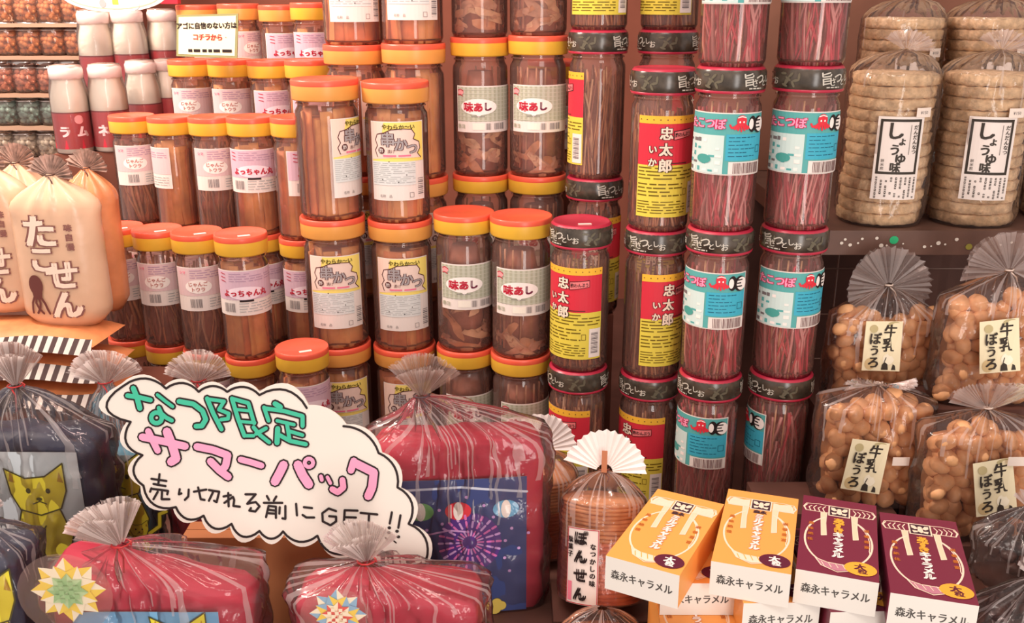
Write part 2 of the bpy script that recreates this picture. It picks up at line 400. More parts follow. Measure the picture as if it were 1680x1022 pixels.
def draw_T(p, r, a, v0, v1):
    h = v1-v0; e = .0015
    p.rect(-a+e, v0+e, a-e, v1-e, TEA, 1); p.rect(a*.02, v0+.24*h, a-e, v0+.66*h, BLU, 2)
    p.rect(-a+e, v0+e, -a*.02, v0+.64*h, I('mint', (206, 226, 220)), 2)
    r_ = random.Random(5)
    for i in range(6):
        for j in range(5):
            if r_.random() < .7:
                x = -a*.95+a*.15*i; y = v0+(.05+.118*j)*h
                p.rect(x, y, x+a*r_.uniform(.06, .14), y+h*r_.uniform(.03, .07), (TEA, WHT, GRY)[r_.randrange(3)], 3)
    p.ell(-a*.47, v0+.25*h, .011, .006, I('sea', (76, 160, 150)), 4, 14)
    for i, ch in enumerate('たこつぼ'):
        p.text(ch, -a*.82+i*a*.235, v0+.82*h, .0145, I('cherry', (206, 30, 84)), 3, .10); p.text(ch, -a*.82+i*a*.235, v0+.82*h, .0145, I('candy', (248, 160, 190)), 4, .03)
    # red octopus with a black and white face beside it
    cx = a*.33; cy = v0+.82*h
    TM = I('tomato', (226, 52, 66))
    for k in range(7):      # curling arms under a round head
        q = (k-3)/3; p.stroke([(cx+q*.004, cy+.001), (cx+q*.009, cy-.004), (cx+q*.0125, cy-.0045-.004*(1-abs(q))), (cx+q*.0145, cy-.001-.007*(1-abs(q)))], .0026, TM, 4)
    p.ell(cx, cy+.0045, .0066, .0072, TM, 5, 16)
    p.stroke([(cx-.005, cy+.0085), (cx, cy+.0100), (cx+.005, cy+.0085)], .0014, WHT, 6); p.ell(cx-.0025, cy+.003, .0011, .0014, WHT, 6, 8); p.ell(cx+.0025, cy+.003, .0011, .0014, WHT, 6, 8)
    bx = a*.70
    p.ell(bx-.006, cy, .0062, .0105, BLK, 4, 14); p.ell(bx-.008, cy, .0036, .007, WHT, 5, 12)
    p.ell(bx+.006, cy-.001, .010, .0108, BLK, 4, 16); p.ell(bx+.008, cy-.001, .0082, .0092, WHT, 5, 16)
    for k in range(3): p.rect(bx, cy-.0055+k*.0045, bx+.009-.002*(k % 2), cy-.0037+k*.0045, BLK, 6)
    DB = I('deep_blue', (30, 96, 120))
    p.lines(a*.08, v0+.28*h, a*.72, v0+.64*h, 6, DB, 3, .2, 21); p.stroke([(a*.76, v0+.36*h), (a*.9, v0+.36*h), (a*.9, v0+.47*h), (a*.76, v0+.47*h)], .0007, DB, 3, True)
    p.rect(a*.10, v0+e, a-e, v0+.22*h, PAP, 3); p.bars(a*.2, v0+.03*h, a*.92, v0+.20*h, 22, I('bar', (110, 70, 70)), 4)

# contents
sheet_m = mat('fried_sheet', (250, 172, 104), .5, .45, .35, 26, .4, 120)
sheet_d = mat('fried_sheet_dark', (238, 142, 84), .5, .45, .4, 30, .4, 120)
squid_b = mat('dried_squid_brown', (212, 160, 130), .5, .45, .4, 45)
squid_d = mat('dried_squid_dark', (166, 108, 90), .5, .4, .4, 45)
squid_t = mat('dried_squid_tan', (236, 190, 152), .5, .45, .3, 45)
squid_g = mat('dried_squid_gold', (214, 150, 108), .5, .45, .3, 45)
squid_r = mat('pickled_squid_crimson', (224, 72, 98), .35, .5, .3, 45)
squid_p = mat('pickled_squid_pink', (250, 172, 172), .4, .5, .25, 45)
stickm = mat('bamboo_skewer', (222, 178, 140), .5, .4, .15, 40)
def sheets(R, h, seed, dense=True):
    g = G(); r = random.Random(seed); rr = R*.86
    g.lathe([(.0001, .006), (rr*.72, .006), (rr*.74, h*.5), (rr*.70, h*.92), (.0001, h*.93)], sheet_d, 14)
    n = 13
    for i in range(n):
        a0 = 2*pi*i/n+r.uniform(-.1, .1); wd = rr*r.uniform(.42, .75); hh = h*r.uniform(.86, 1.0); tw = r.uniform(-.7, .7)
        c = Vector((cos(a0), sin(a0), 0)); t = Vector((-sin(a0+tw), cos(a0+tw), 0)); th = .0035
        rows = []
        for j in range(7):
            z = .006+hh*j/6; wob = r.uniform(-.002, .002); row = []
            for s_ in (-1, -.4, .3, 1):
                q = c*(rr*.80+wob)+t*(wd/2*s_*(1+.05*sin(j*1.7+i)))
                if q.length > rr*.99: q *= rr*.99/q.length
                row.append((q.x, q.y, z))
            for s_ in (1, .3, -.4, -1):
                q = c*(rr*.80+wob-th)+t*(wd/2*s_*(1+.05*sin(j*1.7+i)))
                if q.length > rr*.96: q *= rr*.96/q.length
                row.append((q.x, q.y, z))
            rows.append(row)
        k = len(g.v); m = sheet_m if r.random() < .65 else sheet_d
        g.grid(rows, m, closed=True)
        g.f.append([k+6*8+x for x in range(8)]); g.m.append(g.mi(m)); g.sm.append(False)
    return g.mesh('snack_sheets')
def strands(R, h, seed, mats, n=90, rad=.0016, flatten=1.0, curl=1.0, hmin=.5, sticks=0, core=None, lo=.0):
    g = G(); r = random.Random(seed); rr = R*.84
    if core: g.lathe([(.0001, .006), (rr*.6, .006), (rr*.62, h*.45), (rr*.3, h*.8), (.0001, h*.82)], core, 12)
    for i in range(n):
        a = r.uniform(0, 2*pi); q = sqrt(r.uniform(.18, 1))*rr*.93; x, y = q*cos(a), q*sin(a)
        hh = h*r.uniform(hmin, 1); z0 = .006+lo*h*r.random(); pts = []
        dx, dy = r.uniform(-.22, .22), r.uniform(-.22, .22); K = 6; ph = r.uniform(0, 6); fr = r.uniform(2, 6)*curl
        for k in range(K+1):
            t = k/K; px = x+dx*t*.12+curl*.004*sin(fr*t+ph); py = y+dy*t*.12+curl*.004*cos(fr*t*1.1+ph)
            L = sqrt(px*px+py*py)
            if L > rr*.97: px *= rr*.97/L; py *= rr*.97/L
            pts.append((px, py, z0+(hh-z0)*t))
        g.tube(pts, rad*r.uniform(.6, 1.5), mats[r.randrange(len(mats))], 4, flat=flatten)
    for i in range(sticks):
        a = -pi/2+(i-sticks/2)*.5+r.uniform(-.2, .2); q = rr*.75
        g.tube([(q*cos(a), q*sin(a), .006), (q*cos(a+.15), q*sin(a+.15), h*1.02)], .0014, stickm, 5)
    return g.mesh('squid_strips')
def ribbons(R, h, seed, n=26):
    g = G(); r = random.Random(seed); rr = R*.84
    g.lathe([(.0001, .006), (rr*.7, .006), (rr*.74, h*.3), (rr*.66, h*.75), (rr*.5, h*.95), (.0001, h*.95)], squid_d, 12)
    for i in range(n):
        a = r.uniform(0, 2*pi); z = r.uniform(.008, h*.42); wd = r.uniform(.007, .014)
        t = Vector((-sin(a), cos(a), r.uniform(-1.2, 1.2))).normalized(); c = Vector((cos(a)*rr*.85, sin(a)*rr*.85, z)); L = r.uniform(.018, .035)
        up = Vector((0, 0, 1)).cross(t).normalized().cross(t); rows = []
        for j in range(7):
            s_ = (j/6-.5)*2; row = []
            for k in (-1, 0, 1):
                q = c+t*L*s_+up*wd*k*.6*(1-.5*s_*s_)+Vector((cos(a), sin(a), 0))*(.005*sin(s_*4+i+k))
                L2 = sqrt(q.x**2+q.y**2)
                if L2 > rr*.99: q.x *= rr*.99/L2; q.y *= rr*.99/L2
                q.z = max(.005, q.z); row.append(tuple(q))
            rows.append(row)
        g.grid(rows, (squid_b, squid_t, squid_b, squid_g)[i % 4])
    for i in range(5):
        a = -pi/2+(i-2)*.45; q = rr*.8
        g.tube([(q*cos(a), q*sin(a), .01), (q*cos(a+.1), q*sin(a+.1), h*.98)], .0016, squid_b, 5)
    return g.mesh('squid_strips')

DIM = {'K': (.104, .2135, .031), 'A': (.0965, .2204, .029), 'Y': (.083, .202, .031), 'C': (.092, .2235, .034), 'T': (.0915, .2120, .032)}
MESH = {}
for k, (W_, H_, hl) in DIM.items():
    R = W_/2
    MESH[k] = dict(body=jar_body(R, H_, hl))
    if k in 'KAY': MESH[k]['lid'] = lid_yellow_mesh(R, H_, hl); MESH[k]['lid2'] = lid_yellow_mesh(R, H_, hl, True)
    else: MESH[k]['lid'] = lid_black_mesh(R, H_, hl); MESH[k]['band'] = band_black_mesh(R, H_, hl)
MESH['K']['label'] = lab(draw_K, .052, radians(52), .036, .157)
MESH['A']['label'] = lab(draw_A, .04825, radians(72), .072, .146)
MESH['Y']['label'] = lab(draw_Y(True), .0415, radians(80), .076, .150)
MESH['Y']['label2'] = lab(draw_Y(False), .0415, radians(80), .076, .150)
MESH['C']['label'] = lab(draw_C, .046, radians(66), .022, .162)
MESH['T']['label'] = lab(draw_T, .04575, radians(78), .076, .156)
MESH['K']['fill'] = [sheets(.052, .168, s) for s in (1, 2, 3)]
MESH['Y']['fill'] = [sheets(.0415, .158, s) for s in (4, 5)]
MESH['Y']['fill2'] = [strands(.0415, .155, s, [squid_b, squid_d, squid_g], 60, .003, .5, 1.2, .7, 0, squid_d) for s in (6, 7)]
MESH['A']['fill'] = [ribbons(.04825, .175, s) for s in (8, 9)]
MESH['C']['fill'] = [strands(.046, .172, s, [squid_g, squid_d, squid_g, squid_t], 95, .0014, 1, .8, .75, 1, squid_d) for s in (10, 11)]
MESH['T']['fill'] = [strands(.04575, .164, s, [squid_r, squid_p, squid_p, squid_r], 110, .0017, 1, 1.3, .6, 3, None) for s in (12, 13)]
KDESC = {'K': ('tall jar of orange fried sheets', 'orange fried sheets'), 'A': ('sage labelled jar of brown squid', 'brown squid pieces'),
         'Y': ('small jar with pale label', 'brown snack strips'), 'C': ('squid jar with red-and-yellow label', 'golden squid strips'),
         'T': ('crimson squid jar with blue label', 'crimson squid strips')}
KG = {'K': 'jars of orange fried sheets', 'A': 'jars of brown dried squid', 'Y': 'small yellow-lidded jars', 'C': 'red and yellow labelled squid jars', 'T': 'blue labelled crimson squid jars'}
NAMEJ = {'K': 'snack_jar', 'A': 'snack_jar', 'Y': 'snack_jar', 'C': 'squid_jar', 'T': 'squid_jar'}
_cnt = 0
def jar(kind, base, lrot, where, var=0, dark_fill=False, price=False, amber=None, desc=None, desc2=None):
    global _cnt; _cnt += 1
    M = MESH[kind]; d1, d2 = KDESC[kind]
    yaw = -atan2(base.x, base.y)
    t = thing(NAMEJ[kind], (desc or d1)+' '+where, 'jar', base, yaw, KG[kind])
    inst('jar_body', M['body'], t)
    inst('lid', M['lid2'] if (amber if amber is not None else kind == 'K') and 'lid2' in M else M['lid'], t)
    if 'band' in M:
        inst('lid_band', M['band'], t, rz=radians((_cnt*67) % 90-45))
    inst('label', M['label2'] if var and 'label2' in M else M['label'], t, rz=radians(lrot))
    if price:
        g = G(); H_ = DIM[kind][1]; g.box((-.009, -.026, H_-.001), (.010, -.019, H_-.0003), stick); g.obj('price_sticker', t, rz=.2)
    fl = M['fill2'] if dark_fill else M['fill']
    c = inst('snack_filling', fl[_cnt % len(fl)], t, (0, 0, .0005), _cnt*1.1 if kind not in 'T' else 0, 'stuff')
    c['label'] = desc2 or d2
    return t

WHERE = []
def stack(kind, px, py, D, specs, where, up=0, n=1, support=True, **kw):
    """px,py: sight line through the centre of the named lid; specs: label turn of each level, top first; up: jars above that lid's jar"""
    p = at(px, py, D); H_ = DIM[kind][1]; tot = len(specs)
    names = {1: ['alone'], 2: ['upper of two', 'lower of two'], 3: ['top of three', 'middle of three', 'bottom of three'], 4: ['topmost of four', 'second of four', 'third of four', 'lowest of four']}[tot]
    bases = []
    for i, sp in enumerate(specs):
        z = p.z+(up-i)*H_ - H_
        kk = dict(kw)
        if isinstance(sp, tuple): sp, ex = sp; kk.update(ex)
        nm = (names[i]+' '+where) if tot > 1 else where
        jar(kind, Vector((p.x, p.y, z)), sp, nm, **kk)
        bases.append(z)
    WHERE.append(where); return Vector((p.x, p.y, bases[-1]))
low = []
# --- black-banded jars, front
low.append(stack('C', 954, 361, 1.396, [(-20, dict(price=True)), -40], 'in the left front squid stack'))
low.append(stack('C', 1090, 110, 1.380, [23, 43, -30], 'in the right front squid stack'))
low.append(stack('T', 1200, 107, 1.30, [5, -2, -18, -36], 'in the left crimson stack', up=1))
low.append(stack('T', 1329, 105, 1.30, [0, 4, 10, -98], 'in the right crimson stack', up=1))
# --- big orange jars, front
low.append(stack('K', 532, 128, 1.534, [58, 0, 5], 'in the left front big stack'))
low.append(stack('K', 648, 132, 1.534, [0, 2, 4], 'in the right front big stack'))
# --- brown squid jars, front
low.append(stack('A', 761, 346, 1.500, [20, 26], 'in the left low stack'))
low.append(stack('A', 855, 352, 1.462, [18, 30], 'in the right low stack', price=False))
# --- behind
low.append(stack('A', 787, 60, 1.640, [60, 18, 10], 'in the left tall rear stack', up=1))
low.append(stack('A', 883, 57, 1.612, [60, 14, 16], 'in the right tall rear stack', up=1))
low.append(stack('A', 911, 98, 1.745, [40], 'half seen behind the tall rear stacks'))
low.append(stack('K', 581, 72, 1.672, [5, 60, 30], 'in the left rear big stack', up=1))
low.append(stack('K', 678, 70, 1.628, [0, 170, 60], 'in the right rear big stack', up=1))
low.append(stack('C', 982, 48, 1.545, [0, -93, 17], 'in the left rear squid stack', up=1))
low.append(stack('C', 1097, 48, 1.545, [-20, 80, 0], 'in the right rear squid stack', up=1))
# --- small jars at the left
yo = dict(desc='small jar of orange strips', desc2='orange fried strips')
Y3 = [(194, 370, 1.66, 14, 1), (257, 374, 1.61, 8, 1), (322, 378, 1.555, 14, 1), (394, 381, 1.50, 4, 0)]
nm = ['at the front row left end', 'second in the small front row', 'third in the small front row', 'fourth in the small front row']
for (px, py, D, a, v), w_ in zip(Y3, nm):
    low.append(stack('Y', px, py, D, [a, 20], w_, var=v, dark_fill=bool(v), price=True, **({} if v else yo)))
low.append(stack('Y', 495, 568, 1.430, [20], 'just above the cloud sign', price=True, **yo))
Y2 = [(215, 188, 1.84, 18, 1, 1), (279, 190, 1.79, -92, 1, 0), (347, 190, 1.74, 20, 1, 1), (411, 190, 1.69, 0, 0, 0), (484, 190, 1.625, 52, 0, 0)]
nm = ['in the leftmost second-row stack', 'in the second stack of the second row', 'in the middle second-row stack', 'in the fourth second-row stack', 'in the rightmost second-row stack']
for (px, py, D, a, v, dk), w_ in zip(Y2, nm):
    low.append(stack('Y', px, py, D, [a, 10], w_, var=v, dark_fill=bool(dk), **({} if dk else yo)))
Y1 = [(310, 97, 1.95, 10, 1), (376, 97, 1.90, 14, 1), (442, 98, 1.84, 26, 0), (505, 97, 1.77, 30, 0)]
nm = ['under the small yellow notice', 'right of the small yellow notice', 'third along the third row', 'at the right end of the third row']
for (px, py, D, a, v), w_ in zip(Y1, nm):
    low.append(stack('Y', px, py, D, [a], w_, var=v, dark_fill=False, amber=False, desc='small pale jar of pinkish snacks', desc2='pinkish snack strips'))
Y0 = [(322, 8, 2.10, 60, 1), (390, 6, 2.05, 60, 1), (458, 8, 2.0, 30, 0), (512, 4, 1.90, 10, 0)]
nm = ['behind the left half of the notice', 'behind the right half of the notice', 'second from right at the top edge', 'with bright lid at the top edge']
for (px, py, D, a, v), w_ in zip(Y0, nm):
    low.append(stack('Y', px, py, D, [a], w_, var=v, amber=(px < 480), desc='small blush jar in the highest left row', desc2='pinkish snack strips'))
# risers under the stacks, down to the counter
riser_m = mat('riser_board', (118, 70, 56), .8, .2, .15, 10)
for i, b in enumerate(low):
    sf = .825 if b.x < -.5 and b.y > 1.5 else .85
    if b.z > sf+.004:
        g = G(); s_ = .034
        g.box((-s_, -s_, sf-b.z), (s_, s_, 0), riser_m)
        o = g.obj('display_riser', loc=b); tag(o, 'brown riser block under the jars '+WHERE[i], 'riser', 'risers under the jar stacks')

# ------------------------------------------------------------------ bags and films
cello = film('cellophane', (255, 252, 250), .10, .9, .12, .5, 90, (255, 232, 226), wrinkle=True)
cello_fan = film('cellophane_gathered', (255, 252, 250), .27, .9, .15, .5, 140, (255, 236, 230), wrinkle=True)
fold_m = film('cellophane_fold', (255, 253, 252), .36, .9, .15, .4, 60, (255, 244, 240))
fold_w = film('cellophane_white_fold', (255, 253, 252), .72, .8, .2, .3, 60, (255, 246, 242))
cello_w = film('cellophane_white_gather', (255, 253, 252), .46, .8, .2, .4, 160, (255, 240, 236), wrinkle=True)
ptie = mat('twist_tie', (120, 60, 50), .4, .5)
def se(a, b, ex, th):
    c, s_ = abs(cos(th)), abs(sin(th))
    return ((c/a)**ex+(s_/b)**ex)**(-1/ex)
def cello_body(a, b, hb, hk, seed, m=None, n=120, rows=30, ex=4, pleat=.14, crk=.003, sx=0, knot_r=.006, power=.75, folds=.2):
    g = G(); R_ = []
    for j in range(rows+1):
        z = hk*j/rows; row = []
        q = min(1, max(0, (z-hb)/(hk-hb))) if hk > hb else 0
        s_ = max(knot_r/max(a, .01), (1-q)**power); e = ex+(2-ex)*min(1, q*1.6)
        s2 = s_*(.93+.07*min(1, z/(.06*hk)))
        for i in range(n):
            th = 2*pi*i/n; r = se(a, b, e, th)
            if q > 0: # towards the knot the section turns round
                r = r*(1-q)+q*(a+b)/2
            r *= s2
            pl = 1+pleat*min(1, q*2.2)*(.6*sin(13*th+seed)+.5*sin(23*th+seed*2.1+3*q))
            nz = noise.noise(Vector((3.2*cos(th)+seed, 3.2*sin(th), z*26)))
            nz2 = noise.noise(Vector((9*cos(th)+seed, 9*sin(th), z*60)))
            r = r*pl+crk*(nz*1.2+nz2*.7)*(1-q*.7)
            row.append((r*cos(th)+sx*q*q, r*sin(th), max(0, z+crk*.5*nz) if j else 0))
        R_.append(row)
    k0 = len(g.f); g.grid(R_, m or cello, closed=True)
    fr = random.Random(seed*13+5); fi = g.mi(fold_m)      # folds where the film lies double, running up to the knot
    for i in range(n):
        if fr.random() < folds:
            j0 = int(rows*max(.25, hb/hk-fr.uniform(.0, .35)))
            for j in range(j0, rows): g.m[k0+j*n+i] = fi
    return g
def fan(g, m, knot, L, A, tilt=.0, roll=0.0, n=54, depth=.10, seed=0, rows=5, base=.12, squash=1.0):
    """pleated spray of film above a knot; tilt leans it back (+) or forward (-)"""
    for sheet in range(2):
        R_ = []
        for j in range(rows+1):
            q = base+(1-base)*j/rows; row = []
            for i in range(n+1):
                th = -A+2*A*i/n+roll
                l = L*q*(1-.13*abs(noise.noise(Vector((i*.31+seed, sheet*5, 0))))-.05*(i % 2))
                zig = (1 if i % 2 else -1)*depth*L*q*(.6+.4*noise.noise(Vector((i*.7, seed, 3))))
                x = l*sin(th); z = l*cos(th)*squash; y = zig+(.03 if sheet else -.03)*L*q+.10*L*q*q*sin(3*th+seed+sheet)
                y2 = y*cos(tilt)+z*sin(tilt); z2 = z*cos(tilt)-y*sin(tilt)
                row.append((knot[0]+x, knot[1]+y2, knot[2]+z2))
            R_.append(row)
        k0 = len(g.f); g.grid(R_, m, smooth=False)
        if m in (cello_fan, cello_w):
            fi = g.mi(fold_w if m is cello_w else fold_m); fr = random.Random(seed*7+sheet)
            for i in range(n):
                if fr.random() < .42:
                    for j in range(rows): g.m[k0+j*n+i] = fi
def tie(parent, knot, m=ptie, r=.0045, L=.018, name='twist_tie', seed=0):
    g = G(); K = Vector(knot)
    g.tube([K+Vector((r*cos(t), r*sin(t), .0005*t)) for t in [i*pi/5 for i in range(11)]], .0011, m, 5)
    g.tube([K+Vector((0, -r, 0)), K+Vector((.006, -r-.004, -.006)), K+Vector((.004+.004*seed, -r-.004, -L))], .0010, m, 5)
    g.obj(name, parent)

# ------------------------------------------------------------------ right: shelf, rice cakes, milk cookies
shelf_m = mat('shelf_rail', (104, 74, 62), .5, .4, .2, 20)
sh = thing('wooden_shelf', 'dark brown shelf with dotted front rail under the rice cakes', 'shelf', (.82, 1.35, 1.2615))
g = G(); g.box((-.385, .004, .004), (.6, .5, .0345), shelf_m); g.obj('shelf_board', sh)
g = G(); g.box((-.385, 0, 0), (.6, .012, .0355), shelf_m); rail = g.obj('front_rail', sh)
r = random.Random(4)
for px, py, s_, c in [(1381, 399, 3, 0), (1387, 393, 2.5, 0), (1395, 402, 3.2, 0), (1408, 399, 2, 0), (1415, 392, 2.5, 0), (1439, 391, 3, 0), (1446, 403, 4, 0), (1455, 403, 2, 0), (1467, 394, 8, 1), (1482, 400, 1.6, 0), (1517, 405, 3, 0), (1528, 404, 1.6, 0), (1540, 399, 4, 0), (1551, 401, 2, 0), (1570, 393, 3.4, 0), (1590, 405, 6, 2), (1642, 402, 2, 0), (1660, 398, 2.5, 0)]:
    p = at(px, py, 1.3485)-Vector((.82, 1.35, 1.2615)); g = G()
    P(g, flat_fn((p.x, -.0006, p.z), (1, 0, 0), (0, 0, 1), (0, -1, 0)), 9).ell(0, 0, s_*.00082, s_*.00075, (I('fleck_cream', (226, 214, 200)), I('fleck_green', (40, 170, 110)), I('fleck_olive', (150, 140, 60)))[c], 1, 10)
    g.obj('dot', rail)
g = G(); g.box((-.385, .40, -.4115), (.60, .43, 0), dark); g.obj('back_board', sh)
wirem = mat('grid_wire', (150, 120, 108), .4, .5)
wg = thing('wire_grid', 'grey wire grid panel on the back of the lower shelf', 'grid', (.82, 1.66, .87))
for i in range(9):
    g = G(); g.tube([(-.36+i*.115, 0, 0), (-.36+i*.115, 0, .38)], .0016, wirem, 5); g.obj('wire', wg)
for i in range(5):
    g = G(); g.tube([(-.37, -.003, .03+i*.085), (.6, -.003, .03+i*.085)], .0016, wirem, 5); g.obj('wire', wg)
g = G(); g.box((-.4, 0, 0), (.62, .02, .42), mat('rear_panel', (140, 96, 78), .8, .2, .2, 8)); o = g.obj('rear_panel', loc=(.82, 1.84, 1.297)); tag(o, 'brown panel standing behind the rice cake bags', 'panel')

rice_m = mat('puffed_rice', (230, 198, 158), .8, .2, .30, 110, 1.0, 240)
def puff(R, th, seed):
    g = G()
    def d(a, r_, z, j):
        k = .0030*noise.noise(Vector((7*cos(a)+seed, 7*sin(a), z*260)))+.0018*noise.noise(Vector((21*cos(a), 21*sin(a)+seed, z*500)))
        return r_+(k if r_ > R*.7 else 0), z+.0016*noise.noise(Vector((9*cos(a)*r_/R+seed, 9*sin(a)*r_/R, 3)))
    g.lathe([(.0001, .0008), (R*.5, .0004), (R*.93, .0004), (R*.985, th*.15), (R, th*.5), (R*.99, th*.85), (R*.94, th*.985), (R*.5, th*.99), (.0001, th*.98)], rice_m, 64, disp=d)
    return g.mesh('rice_cracker')
RT = .0163
PUF = [puff(.0580, RT, s) for s in (1, 2, 3, 4)]
def draw_R(p):
    W2, H2 = .032, .058
    p.rect(-W2, -H2, W2, H2, PAP, 0)
    SM = I('sumi', (58, 50, 42))
    x0, x1, y0, y1 = -W2+.0035, W2-.004, -H2+.036, H2-.0035; t = .0036
    p.rect(x0, y0, x0+t, y1, SM, 1); p.rect(x1-t, y0, x1, y1, SM, 1); p.rect(x0, y0, x1, y0+t, SM, 1); p.rect(x0, y1-t, x1, y1, SM, 1)
    for ch, x, y, s_ in (('し', -.006, .0385, .026), ('ょ', .003, .0235, .013), ('う', -.006, .0125, .0165), ('ゆ', .003, -.000, .0165), ('味', -.003, -.0120, .0150)):
        p.text(ch, x, y, s_, SM, 2, .035)
    p.vtext('だんだんなつ', .0205, .0435, .0068, SM, 2, .02, 1.0); p.rect(.0130, .006, .0136, .047, SM, 2)
    p.vtext('餅米煎', -.0205, -.003, .005, SM, 2, .0, 1.1)
    r_ = random.Random(3)
    for i in range(9):
        x = -W2+.005+i*.0066; y = y0-.004
        while y > -H2+.004:
            L = r_.uniform(.0015, .004)
            if r_.random() < .85: p.rect(x, y-L, x+.0024, y, SM, 2); p.rect(x+.0007, y-L*.6, x+.0017, y-L*.3, PAP, 3)
            y -= L+.0012
def rice_bag(px, D, n, lab_off, label, z0=1.2975, seed=0, py=360, tilt=0):
    b = at(px, py, D); b.z = z0
    t = thing('rice_cracker_bag', label, 'snack bag', b, 0, 'bags of round rice crackers')
    r_ = random.Random(seed)
    for i in range(n):
        inst('rice_cracker', PUF[(i+seed) % 4], t, (r_.uniform(-.0022, .0022), r_.uniform(-.002, .002), .001+i*RT), r_.uniform(0, 6))
    top = n*RT
    g = cello_body(.0625, .0625, top+.002, top+.032, seed+3, ex=2.2, pleat=.10, crk=.0022, sx=.012, power=.38, folds=.04)
    g.obj('wrapper', t)
    g = G(); fan(g, cello_fan, (.012, 0, top+.030), .040, 1.3, .3, .3, seed=seed, n=30, squash=.8); g.obj('gathered_top', t)
    g = G(); p = P(g, lambda u, v, h: ((.0655+h)*sin(u/.0655), -(.0655+h)*cos(u/.0655), v+top*.47), .006, .0003)
    draw_R(p); l = g.obj('label', t, rz=lab_off); l.rotation_euler.y = 0
    g = G(); p = P(g, lambda u, v, h: ((.0660+h)*sin(u/.0660), -(.0660+h)*cos(u/.0660), v), .006, .0003)
    p.rect(.018, top*.47+.057, .042, top*.47+.070, I('sticker_white', (240, 224, 210)), 1); p.text('¥150', .030, top*.47+.0635, .006, GRY, 2)
    g.obj('price_sticker', t, rz=lab_off)
rice_bag(1440, 1.425, 13, -.10, 'rice cracker bag standing left at the shelf front', seed=1)
rice_bag(1588, 1.420, 13, -.22, 'rice cracker bag standing right at the shelf front', seed=2)
rice_bag(1742, 1.45, 13, -.2, 'rice cracker bag cut off by the right frame edge', seed=3)
g = G(); g.box((-.1, -.06, 0), (.30, .06, .07), dark); o = g.obj('step_block', loc=(.68, 1.585, 1.297)); tag(o, 'dark step block under the rear rice cracker bags', 'block')
rice_bag(1447, 1.585, 13, .05, 'rear left rice cracker bag raised behind the others', z0=1.3675, seed=4, py=330)
rice_bag(1578, 1.585, 13, .05, 'rear right rice cracker bag raised behind the others', z0=1.3675, seed=5, py=330)

